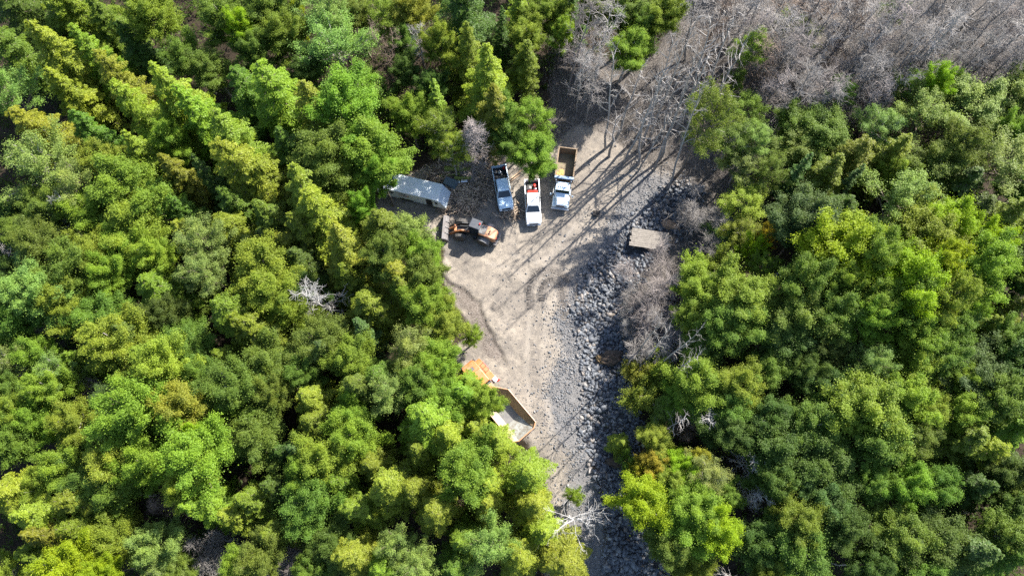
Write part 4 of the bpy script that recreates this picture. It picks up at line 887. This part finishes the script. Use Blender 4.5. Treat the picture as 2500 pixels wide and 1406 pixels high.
d = MB(); d.cyl((4.55, -.6, .6), (5.7, 0, .6), .06, n=8); d.cyl((4.55, .6, .6), (5.7, 0, .6), .06, n=8); d.cyl((5.5, 0, .1), (5.5, 0, 1.1), .05, n=8); d.build('tow_bar', M['black'], t)
d = MB(); d.box((-4.25, -1.18, 1.3), (1.1, .06, 1.5)); d.build('rear_door', M['trailer_white'], t, .01)
def stroke(mb, pts, w=.085, y=-1.212):
    for (x0, z0), (x1, z1) in zip(pts[:-1], pts[1:]):
        L = math.hypot(x1 - x0, z1 - z0); ux, uz = (x1 - x0) / L, (z1 - z0) / L; px_, pz_ = -uz * w / 2, ux * w / 2
        a = [(x0 + px_, z0 + pz_), (x0 - px_, z0 - pz_), (x1 - px_, z1 - pz_), (x1 + px_, z1 + pz_)]
        mb.add([(q[0], y, q[1]) for q in a] + [(q[0], y + .02, q[1]) for q in a], [(0, 1, 2, 3), (7, 6, 5, 4), (0, 4, 5, 1), (1, 5, 6, 2), (2, 6, 7, 3), (3, 7, 4, 0)])
lx, lz = -1.72, 1.75
d = MB(); stroke(d, [(lx + .38, lz + .50), (lx + .12, lz + .50), (lx, lz + .34), (lx, lz + .16), (lx + .12, lz), (lx + .38, lz)]); lg = d.build('logo_letter', M['logo_brown'], t)
d = MB(); stroke(d, [(lx + .36, lz + .56), (lx + .64, lz + .02), (lx + .92, lz + .56)], .14, -1.216); d.build('logo_letter', M['logo_black'], t)
d = MB(); stroke(d, [(lx + .98, lz + .50), (lx + .98, lz), (lx + 1.30, lz)], .10); d.build('logo_letter', M['logo_red'], t)
d = MB(); [d.box((lx + .1 + .11 * k, -1.212, lz - .16), (.07, .02, .09)) for k in range(12)]; d.build('logo_line', M['logo_red'], t)

# ---------------- wheel loader
RF = -22.0
LO = gpos(-5.05, 35.02)
t = thing('wheel_loader', 'orange and black wheel loader with its steel bucket toward the white trailer', 'wheel loader', LO, 0)
rear = Matrix.Rotation(R_(RF), 4, 'Z'); front = Matrix.Rotation(R_(-3), 4, 'Z')
class TMB(MB):
    def __init__(s, m): super().__init__(); s.m = m
    def add(s, vs, fs): return super().add([s.m @ Vector(v) for v in vs], fs)
def lwheel(m, x, y, r, wd):
    h = wd / 2; n = 24; b = TMB(m)
    def ring(o, rad): return [(x + rad * math.cos(2 * math.pi * i / n), y + o, r + rad * math.sin(2 * math.pi * i / n)) for i in range(n)]
    b.loft([ring(-h, r * .58), ring(-h, r * .86), ring(-h * .7, r), ring(h * .7, r), ring(h, r * .86), ring(h, r * .58)])
    for k in range(24):
        a = 2 * math.pi * k / 24; b.add([(x + (r + dr) * math.cos(a + da), y + o, r + (r + dr) * math.sin(a + da)) for o in (-h * .75, h * .75) for dr, da in ((-.02, -.05), (.035, -.05), (.035, .05), (-.02, .05))], [(0, 1, 2, 3), (7, 6, 5, 4), (0, 4, 5, 1), (1, 5, 6, 2), (2, 6, 7, 3), (3, 7, 4, 0)])
    w_ = b.build('wheel', M['rubber'], t)
    q = TMB(m); q.loft([ring(-h - .012, r * .12), ring(-h - .012, r * .54), ring(h + .012, r * .54), ring(h + .012, r * .12)]); q.build('rim', M['hub'], w_)
for s in (-1, 1):
    lwheel(rear, 1.78, s * 1.06, .80, .58); lwheel(front, -1.72, s * 1.06, .80, .58)
    b = TMB(rear); b.loft([[(1.78 + rad * math.cos(a), s * 1.06 + o, .80 + rad * math.sin(a)) for o, rad in ((-.33, .90), (.33, .90), (.33, .98), (-.33, .98))] for a in [R_(k) for k in range(15, 170, 14)]]); b.build('mudguard', M['steel'], t, .01)
b = TMB(rear); b.loft([[(.95, -.72, 1.0), (.95, .72, 1.0), (.95, .72, 2.2), (.95, -.72, 2.2)], [(2.3, -.76, .95), (2.3, .76, .95), (2.3, .76, 2.28), (2.3, -.76, 2.28)], [(3.15, -.70, .95), (3.15, .70, .95), (3.15, .66, 2.12), (3.15, -.66, 2.12)], [(3.35, -.55, 1.05), (3.35, .55, 1.05), (3.30, .52, 1.9), (3.30, -.52, 1.9)]]); b.build('engine_hood', M['peach'], t, .05)
b = TMB(rear); b.box((1.45, 0, 2.27), (.86, 1.2, .06)); b.build('hood_screen', M['steel'], t, .01)
b = TMB(rear); b.cyl((2.35, -.22, 2.25), (2.35, -.22, 2.42), .09, n=12); b.build('exhaust', M['black'], t)
b = TMB(rear); b.cyl((2.35, .12, 2.25), (2.35, .12, 2.40), .09, n=12); b.build('air_intake', M['black'], t)
b = TMB(rear)
for k in range(4): b.box((1.15 + .2 * k, -.775, 1.75), (.09, .03, .32))
b.build('side_louvre', M['black'], t)
b = TMB(rear); b.box((3.34, 0, 1.5), (.06, .9, .66)); b.build('rear_grille', M['black'], t)
b = TMB(rear); b.box((3.38, .38, 1.85), (.05, .16, .12)); b.box((3.38, -.38, 1.85), (.05, .16, .12)); b.build('tail_light', M['red'], t)
b = TMB(rear); b.box((3.35, 0, .75), (.5, 2.0, .42)); b.build('counterweight', M['steel'], t, .06)
b = TMB(rear); b.box((.55, 0, .95), (1.4, 1.4, .5)); b.build('rear_frame', M['black'], t, .03)
b = TMB(rear); c0 = [(-.30, -.62), (1.05, -.62), (1.05, .62), (-.30, .62)]; b.loft([[(x, y, 1.35) for x, y in c0], [(x * .96 + .03, y, 2.2) for x, y in c0], [(x * .9 + .06, y * .92, 3.15) for x, y in c0]]); b.build('cab', M['glass'], t, .04)
b = TMB(rear)
for x, y in c0: b.cyl((x, y * 1.01, 1.35), (x * .9 + .06, y * .93, 3.15), .05, n=6)
b.build('cab_pillar', M['black'], t)
b = TMB(rear); b.box((.40, 0, 3.24), (1.52, 1.36, .13), taper=(.92, .9)); b.build('cab_roof', plain('cab_roof_paint', (.035, .042, .055), .5, dirt=(.07, .07, .075)), t, .05)
b = TMB(rear); b.cyl((.95, .15, 3.30), (.95, .15, 3.46), .12, n=12); b.build('beacon', M['red'], t, .02)
b = TMB(rear)
for s in (-1, 1): b.cyl((-.2, s * .6, 2.6), (-.45, s * .95, 2.6), .025, n=6); b.box((-.46, s * 1.0, 2.5), (.06, .2, .34))
b.build('mirror', M['black'], t)
b = TMB(rear); 
for k in range(3): b.box((.55, -.95, .55 + .33 * k), (.5, .3, .05))
b.tube([(.25, -.95, 1.2), (.25, -.95, 2.2), (.9, -.95, 2.2), (.9, -.95, 1.4)], .022, 6); b.build('access_steps', M['black'], t)
b = TMB(front); b.box((-1.3, 0, 1.0), (1.9, 1.2, .7), taper=(.9, .7)); b.build('front_frame', M['black'], t, .05)
for s in (-1, 1):
    b = TMB(front); b.prism([(-.55, 1.55), (-.45, 1.9), (-1.5, 2.02), (-2.5, 1.4), (-3.25, .62), (-3.3, .38), (-3.0, .38), (-2.3, .95), (-1.5, 1.55)], s * .52 - .08, s * .52 + .08, 'Y'); b.build('lift_arm', M['orange'] if s < 0 else M['black'], t, .02)
    b = TMB(front); b.cyl((-.4, s * .3, 1.2), (-2.0, s * .38, 1.25), .09, n=10); b.cyl((-2.0, s * .38, 1.25), (-2.7, s * .42, 1.0), .05, n=8); b.build('lift_cylinder', M['steel'], t)
b = TMB(front); b.cyl((-.5, 0, 2.0), (-1.7, 0, 2.08), .11, n=10); b.cyl((-1.7, 0, 2.08), (-2.5, 0, 1.9), .055, n=8); b.build('tilt_cylinder', M['black'], t)
b = TMB(front); b.box((-2.35, 0, 1.3), (.3, 1.0, .25)); b.prism([(-2.4, 1.95), (-2.2, 1.9), (-2.6, 1.1), (-3.1, .95), (-3.2, 1.1)], -.1, .1, 'Y'); b.build('cross_linkage', M['orange'], t, .02)
for z, x in ((0, 0),):
    prof = [(-3.25, .45), (-3.3, 1.1), (-3.62, 1.42), (-4.05, 1.45), (-4.1, 1.38), (-3.68, 1.32), (-3.42, 1.05), (-3.38, .5), (-3.6, .22), (-4.55, .10), (-4.6, .03), (-3.5, .10)]
    b = TMB(front); b.prism(prof, -1.66, 1.66, 'Y'); bk = b.build('bucket', M['bucket'], t, .01)
    b = TMB(front)
    for s in (-1, 1): b.prism([(-3.3, .2), (-3.35, 1.12), (-3.65, 1.4), (-4.0, 1.40), (-4.5, .12)], s * 1.66 - .03, s * 1.66 + .03, 'Y')
    b.build('side_plate', M['steel'], bk)
    b = TMB(front)
    for k in range(8): b.box((-4.68, -1.5 + k * .428, .07), (.22, .12, .07))
    b.build('teeth', M['steel'], bk)
    b = TMB(front)
    for k in (-.8, 0, .8): b.box((-3.27, k, .9), (.08, .10, .8)); b.prism([(-3.25, .5), (-3.2, 1.15), (-3.6, 1.5), (-3.7, 1.44), (-3.33, 1.1)], k - .05, k + .05, 'Y')
    b.build('rib', M['steel'], bk)

# ---------------- articulated hauler (front toward -X)
HT, HZ = gpos(-2.0, 12.71), R_(-49.75)
t = thing('articulated_hauler', 'orange articulated hauler with its long empty steel bed half hidden under green trees', 'articulated hauler', HT, HZ)
# bed
RIM = [(-.95, -.60), (-.70, -.95), (.32, -1.78), (5.28, -1.78), (5.68, -1.15), (5.68, 1.15), (5.28, 1.78), (.32, 1.78), (-.70, .95), (-.95, .60)]
FLO = [(-.10, -.55), (.05, -.70), (.60, -.85), (3.3, -.90), (4.9, -1.1), (4.9, 1.1), (3.3, .90), (.60, .85), (.05, .70), (-.10, .55)]
def rz_(p): return 2.9 if p[0] < 4.5 else 2.78
def fz_(p): return 1.45 if p[0] < 3.4 else 2.05
n = len(RIM)
def wallmb(idx, nm, mat):
    b = MB()
    for i in idx:
        j = (i + 1) % n
        a, c, e, f = (*FLO[i], fz_(FLO[i])), (*FLO[j], fz_(FLO[j])), (*RIM[j], rz_(RIM[j])), (*RIM[i], rz_(RIM[i]))
        v = [Vector(q) for q in (a, c, e, f)]; nn = (v[1] - v[0]).cross(v[2] - v[0]).normalized(); cen = sum(v, Vector()) / 4
        if nn.dot(Vector((2.4, 0, 3.5)) - cen) > 0: nn = -nn
        b.add(v + [q + nn * .07 for q in v], [(0, 1, 2, 3), (7, 6, 5, 4), (0, 4, 5, 1), (1, 5, 6, 2), (2, 6, 7, 3), (3, 7, 4, 0)])
    return b.build(nm, mat, t)
wallmb([5, 6, 7], 'bed_side', M['bed_wall']); wallmb([8, 9, 0], 'headboard', M['bed_wall']); wallmb([1, 2, 3], 'bed_side', M['bed_scraped']); wallmb([4], 'bed_tail', M['bed_light'])
b = MB(); fl_ = [(*p, 1.45) for p in (FLO[0], FLO[1], FLO[2], FLO[3])] + [(*p, 1.45) for p in (FLO[6], FLO[7], FLO[8], FLO[9])]; b.add(fl_ + [(x, y, z - .08) for x, y, z in fl_], [tuple(range(8)), tuple(range(15, 7, -1))] + [(i, (i + 1) % 8, 8 + (i + 1) % 8, 8 + i) for i in range(8)]); b.build('bed_floor', M['mud'], t)
b = MB(); c_ = [(3.3, -.90, 1.45), (3.3, .90, 1.45), (4.9, 1.1, 2.05), (4.9, -1.1, 2.05)]; b.add(c_ + [(x, y, z - .08) for x, y, z in c_], [(0, 1, 2, 3), (7, 6, 5, 4), (0, 4, 5, 1), (1, 5, 6, 2), (2, 6, 7, 3), (3, 7, 4, 0)]); b.build('tail_chute', M['bed_light'], t)
b = MB()
for i in range(n):
    j = (i + 1) % n; p0, p1 = Vector((*RIM[i], rz_(RIM[i]) + .02)), Vector((*RIM[j], rz_(RIM[j]) + .02)); dd = (p1 - p0).normalized(); b.cyl(p0 - dd * .03, p1 + dd * .03, .075, n=6)
b.build('bed_rim', M['peach'], t)
b = MB(); b.prism([(-.95, .8), (-1.65, .75), (-1.75, -.75), (-.95, -.8)], 2.92, 2.99, 'Z'); b.build('spill_guard', M['peach'], t, .01)
b = MB(); b.box((5.72, 0, 1.95), (.12, 2.9, .5)); b.box((4.0, 0, 1.05), (3.0, 1.3, .3)); b.build('bed_underframe', M['steel'], t, .02)
b = MB(); b.box((2.2, -.4, 1.0), (6.4, .25, .4)); b.box((2.2, .4, 1.0), (6.4, .25, .4)); b.build('rear_chassis', M['black'], t, .02)
for x in (-4.1, 2.1, 3.75):
    for s in (-1, 1): wheel(t, x, s * 1.28, .82, .62, 'Y')
# front unit
b = MB(); b.loft([[(-5.45, -.75, 1.1), (-5.45, .75, 1.1), (-5.45, .70, 2.15), (-5.45, -.70, 2.15)], [(-5.2, -.95, 1.0), (-5.2, .95, 1.0), (-5.2, .9, 2.4), (-5.2, -.9, 2.4)], [(-3.95, -1.0, 1.0), (-3.95, 1.0, 1.0), (-3.95, .95, 2.6), (-3.95, -.95, 2.6)]]); b.build('hood', M['orange'], t, .06)
b = MB(); b.box((-4.45, .0, 2.56), (.46, .62, .05)); b.build('hood_screen', M['steel'], t)
b = MB(); b.box((-3.90, 0, 2.45), (.05, 1.95, .25)); b.box((-5.0, -.1, 2.43), (.03, 1.2, .04)); b.build('hood_seam', M['black'], t)
b = MB(); cc = [(-3.85, -.95), (-1.95, -.95), (-1.95, .92), (-3.85, .92)]; b.loft([[(x, y, 1.2) for x, y in cc], [(x, y, 2.3) for x, y in cc], [(x * .95 - .15, y * .88, 3.1) for x, y in cc]]); b.build('cab', M['glass'], t, .04)
b = MB(); b.box((-2.93, -.01, 3.18), (1.95, 1.80, .15), taper=(.93, .9)); b.build('cab_roof', M['orange'], t, .06)
b = MB(); b.box((-2.9, .93, 1.65), (1.9, .05, .9)); b.box((-2.9, -.96, 1.65), (1.9, .05, .9)); b.build('cab_door', M['orange'], t, .02)
b = MB(); b.box((-1.85, 0, 2.1), (.1, 1.7, 1.0)); b.box((-1.80, .3, 2.35), (.06, .8, .5)); b.build('rear_guard', M['steel'], t)
for s in (-1, 1):
    b = MB(); b.loft([[(-5.1, s * 1.0, 1.5), (-5.1, s * 1.62, 1.5), (-5.1, s * 1.62, 1.62), (-5.1, s * 1.0, 1.62)], [(-4.6, s * 1.0, 1.78), (-4.6, s * 1.68, 1.78), (-4.6, s * 1.68, 1.92), (-4.6, s * 1.0, 1.92)], [(-1.5, s * 1.0, 1.78), (-1.5, s * 1.72, 1.78), (-1.5, s * 1.72, 1.92), (-1.5, s * 1.0, 1.92)]]); b.build('fender', M['orange'], t, .02)
    b = MB(); b.tube([(-4.3, s * 1.62, 1.9), (-4.3, s * 1.62, 2.75), (-3.2, s * 1.62, 2.75), (-3.2, s * 1.62, 1.9)], .03, 6); b.tube([(-4.3, s * 1.62, 2.35), (-3.2, s * 1.62, 2.35)], .025, 6); b.tube([(-3.75, s * 1.62, 1.9), (-3.75, s * 1.62, 2.75)], .025, 6); b.build('hand_rail', M['red'], t)
    b = MB(); b.box((-1.75, s * 1.42, 2.0), (.62, .5, .30)); b.build('tank', M['white_paint'], t, .04)
    b = MB(); b.cyl((-2.1, s * 1.2, 2.4), (-1.45, s * 1.7, 2.5), .03, n=6); b.box((-1.38, s * 1.66, 2.3), (.16, .38, .5)); b.build('mirror', M['red'], t, .05)
    b = MB(); b.box((-5.48, s * .5, 1.6), (.06, .3, .24)); b.build('headlight', M['lamp'], t, .02)
b = MB(); b.box((-5.45, 0, .9), (.3, 2.4, .5)); b.build('front_bumper', M['black'], t, .05)

# ---------------- timber deck across the ditch
DK, DZ = (18.25, 33.85, .08), R_(-9)
t = thing('timber_deck', 'weathered timber mat deck lying across the ditch below the brown slab', 'deck', DK, DZ)
rd = random.Random(4)
for k in range(9):
    x0, x1 = -2.62 + rd.uniform(-.15, .12), 2.62 + rd.uniform(-.35, .2)
    b = MB(); b.box(((x0 + x1) / 2, -1.12 + k * .285, .34 + rd.uniform(-.012, .012)), (x1 - x0, .268, .11)); b.build('plank', M['plank'], t, .01)
for x in (-2.0, 0, 2.0):
    b = MB(); b.box((x, 0, .02), (.25, 2.5, .52)); b.build('cross_beam', M['plank'], t, .01)

# ---------------- clods, slabs, logs and scrap
def lump(name, label, cat, loc, dims, seed, mat, rz=0, amp=.5, fr=1.6, chunky=True):
    bm = bmesh.new(); bmesh.ops.create_icosphere(bm, subdivisions=4, radius=1)
    for v in bm.verts:
        c = v.co.copy(); k = 1 + amp * noise.noise(c * fr + Vector((seed * 3.7, 0, 0))) + .22 * noise.noise(c * 5 + Vector((0, seed, 0)))
        if chunky: k = round(k * 7) / 7 * .6 + k * .4
        v.co = Vector((c.x * dims[0], c.y * dims[1], c.z * dims[2])) * k
    me = bpy.data.meshes.new(name); bm.to_mesh(me); bm.free()
    o = obj(name, me, mat); o.location = loc; o.rotation_euler = (0, 0, rz); return tag(o, label, cat)
p = G(1484, 872); p.z = gz(p.x, p.y) + .5
t = thing('tree_stump', 'brown uprooted stump with a tan broken end lying on the ditch rocks', 'stump', p, R_(6))
o = lump('root_mass', None, None, (.25, 0, 0), (1.45, .85, .62), 3, M['earth'], .1, .7, 1.9); o.parent = t
o = lump('root_lobe', None, None, (.35, -.62, -.05), (.62, .42, .45), 6, M['earth'], .3); o.parent = t
o = lump('broken_end', None, None, (-1.12, -.05, .08), (.34, .5, .42), 21, M['earth_tan'], .06, .6, 2.4); o.parent = t
o = lump('splinter', None, None, (-.62, -.42, .05), (.5, .25, .3), 8, M['earth_tan'], .3); o.parent = t
p = G(1507, 1128); p.z = gz(p.x, p.y) + .12
lump('mossy_boulder', 'flat brown mossy boulder bridging the ditch below the small yellow-green fir', 'boulder', p, (1.5, .58, .42), 12, M['earth'], R_(-6), .35)
p = G(1640, 548); p.z = gz(p.x, p.y) + .35
lump('brown_slab', 'rust brown stone slab tilted beside the timber deck', 'slab', p, (1.25, .6, .4), 15, plain('rust_brown_stone', (.30, .18, .10), .9, dirt=(.16, .12, .09), vscale=2.5, bump=.5), R_(-22), .4)
lump('dark_clod', 'small black clod of earth in the tree shadows above the deck', 'clod', on_ground(1455, 523, .15), (.45, .42, .3), 19, plain('black_earth', (.03, .026, .024), .95, bump=.5), .4, .9)
def log(label, px0, py0, px1, py1, r, mat, z=0.0, grp=None, name='log', cat='log'):
    a = on_ground(px0, py0, r + z); c = on_ground(px1, py1, r + z); d = c - a; L = d.length
    t = thing(name, label, cat, a, 0, grp); dn = d.normalized(); pts = [Vector((0, 0, 0)) + d * k / 5 + Vector((0, 0, 0 if k in (0, 5) else random.Random(k + px0).uniform(-.03, .03))) for k in range(6)]
    segs = [(np.array(pts[k]), np.array(pts[k + 1]), r * (1 - .08 * k), r * (1 - .08 * (k + 1))) for k in range(5)]
    V, F = tubes(segs, 12); obj('bark', new_mesh('bark', V, F, True), mat, t)
    e = MB(); e.cyl(-dn * .012, Vector((0, 0, 0)), r * .95, n=12); e.cyl(d, d + dn * .012, r * .56, n=12); e.build('cut_end', M['fresh_wood'], t)
log('thick mossy log furthest up beside the white trailer', 1086, 418, 1150, 417, .42, M['moss_log'], 0, 'mossy logs by the trailer')
log('mossy log in the middle, its end touching the trailer nose corner', 1074, 434, 1124, 428, .26, M['moss_log'], .1, 'mossy logs by the trailer')
log('short mossy log lying behind the two grey barrels', 1110, 440, 1152, 438, .30, M['moss_log'], .15, 'mossy logs by the trailer')
t = thing('steel_box', 'dark blue-grey steel box lid up on the mossy logs', 'box', on_ground(1100, 452, 0), R_(-20))
b = MB(); b.loft([[(-.9, -.5, .2), (.95, -.75, .2), (1.1, .55, .2), (-.8, .6, .2)], [(-.9, -.5, .85), (.95, -.75, .8), (1.1, .55, .95), (-.8, .6, .95)]]); b.build('box_body', plain('blue_grey_steel', (.06, .085, .10), .5), t, .03)
b = MB(); b.box((.05, -.03, .98), (1.7, 1.05, .06)); b.build('lid', plain('blue_grey_lid', (.07, .10, .12), .5), t, .02)
def barrel(label, px, py, L):
    q = on_ground(px, py, .55); t = thing('barrel', label, 'barrel', q, R_(6), 'grey barrels by the mossy logs')
    b = MB(); b.cyl((-L / 2, 0, 0), (L / 2, 0, 0), .26, n=16); b.build('drum', M['chrome'], t, .02)
    b = MB(); [b.cyl((x - .02, 0, 0), (x + .02, 0, 0), .275, n=16) for x in (-L * .3, 0, L * .3)]; b.build('hoop', M['steel'], t)
barrel('grey barrel lying nearer the dark steel box', 1117, 450, .75); barrel('grey barrel lying further from the dark steel box', 1134, 448, .85)
def board(label, px, py, L, w_, th, rz, mat=None, z=.12, tilt=0):
    q = on_ground(px, py, z); b = MB(); b.box((0, 0, 0), (L, w_, th)); b.box((L * .12, w_ * .1, th * .6), (L * .6, w_ * .5, th * .3))
    o = b.build('board', mat or M['fresh_wood'], None, .015); o.location = q; o.rotation_euler = (tilt, .04, rz); tag(o, label, 'board', 'broken boards in the scrap heap')
board('long tan broken board pointing from the scrap heap toward the wheel loader', 1134, 489, 2.1, .42, .16, R_(4), z=.35, tilt=.15)
board('narrow brown board leaning against the trailer nose', 1105, 489, 1.5, .18, .10, R_(-8), z=.28)
board('tan split board beside the loader bucket', 1113, 501, 1.6, .36, .14, R_(35), z=.25)
board('short tan board lying nearest the loader bucket', 1101, 508, 1.1, .3, .14, R_(28), z=.2)
board('pale board standing among branches above the loader cab', 1146, 492, 1.3, .14, .12, R_(80), M['plank'], .3)
board('tan offcut lying between the silver pickup and the tree', 1263, 425, 2.2, .16, .1, R_(42), M['fresh_wood'], .15)
board('lower tan offcut lying between the silver pickup and the tree', 1257, 436, 1.8, .14, .1, R_(40), M['fresh_wood'], .15)
board('orange-brown bark slab lying at the foot of the silver pickup tailgate', 1192, 422, 1.4, .5, .2, R_(10), M['earth_tan'], .15)
# heap of bark, chips and sticks
def scrap(n, seed):
    r = np.random.RandomState(seed); segs = []; 
    for k in range(n):
        cx, cy_ = [(1120, 476), (1105, 500), (1190, 420), (1180, 468), (1250, 520), (1075, 430), (1140, 500)][r.choice(7, p=[.30, .2, .12, .12, .06, .1, .1])]
        q = G(cx + r.normal(scale=16), cy_ + r.normal(scale=10)); z = gz(q.x, q.y); L = r.uniform(.15, .9); a = r.uniform(0, 6.28)
        d = np.array([math.cos(a), math.sin(a), r.uniform(-.1, .45)]) * L; p0 = np.array([q.x, q.y, z + r.uniform(.02, .55)]); w_ = r.uniform(.015, .085); segs.append((p0, p0 + d, w_, w_ * .7))
    V, F = tubes(segs, 4); return V, F, np.repeat(r.rand(n), 8)
V, F, T = scrap(4200, 5)
m_, nt_, p_, _o = mat_new('bark_chips'); a_ = N(nt_, 'ShaderNodeAttribute', attribute_name='tint'); nt_.links.new(ramp(nt_, a_.outputs['Fac'], [(0, (.10, .07, .05)), (.5, (.26, .20, .15)), (1, (.55, .42, .30))]), p_.inputs['Base Color']); p_.inputs['Roughness'].default_value = .9
tag(obj('wood_debris', new_mesh('wood_debris', V, F, attrs={'tint': T}), m_), 'broken sticks and bark chips strewn round the trailer nose', 'debris', kind='stuff')

# ---------------- tyre tracks pressed into the soil
def tracks(paths):
    b = MB(); r = random.Random(3)
    for pts, w_, hgt, gap in paths:
        W = [G(a, c) for a, c in pts]; W = [Vector((q.x, q.y, 0)) for q in W]
        # resample
        P = []; carry = 0
        for a, c in zip(W[:-1], W[1:]):
            L = (c - a).length; k = carry
            while k < L: P.append((a + (c - a) * k / L, (c - a).normalized())); k += gap
            carry = k - L
        for i, (q, d) in enumerate(P):
            if r.random() < .06: continue
            ang = math.atan2(d.y, d.x); j = r.uniform(-.05, .05)
            z = gz(q.x, q.y); hh = hgt * r.uniform(.7, 1.2)
            wl = w_ * r.uniform(.85, 1.08)
            M_ = Matrix.Translation((q.x + r.uniform(-.02, .02), q.y + r.uniform(-.02, .02), z)) @ Matrix.Rotation(ang + j, 4, 'Z')
            prof = [(-gap * .30, -.02), (gap * .30, -.02), (gap * .10, hh), (-gap * .10, hh)]
            vs = [M_ @ Vector((x, yy * (1 if zz < 0 else .92), zz)) for yy in (-wl / 2, wl / 2) for x, zz in prof]
            b.add(vs, [(3, 2, 1, 0), (4, 5, 6, 7), (0, 1, 5, 4), (1, 2, 6, 5), (2, 3, 7, 6), (3, 0, 4, 7)])
    return b
TP = [([(1293, 752), (1291, 715), (1295, 690), (1304, 672), (1317, 661), (1335, 656)], .58, .07, .19), ([(1322, 735), (1321, 712), (1325, 695), (1337, 684), (1350, 682), (1362, 690), (1370, 705), (1374, 725), (1377, 745), (1379, 772)], .62, .08, .19),
      ([(1345, 661), (1362, 667), (1377, 676), (1388, 690)], .55, .11, .21), ([(1411, 690), (1413, 715), (1414, 745), (1411, 775)], .5, .08, .22), ([(1200, 742), (1212, 752), (1224, 770)], 1.0, .05, .2),
      ([(1298, 830), (1302, 870), (1306, 915)], .5, .02, .2), ([(1268, 850), (1278, 890)], .45, .02, .2)]
tag(tracks(TP).build('tyre_tracks', M['track']), kind='structure')
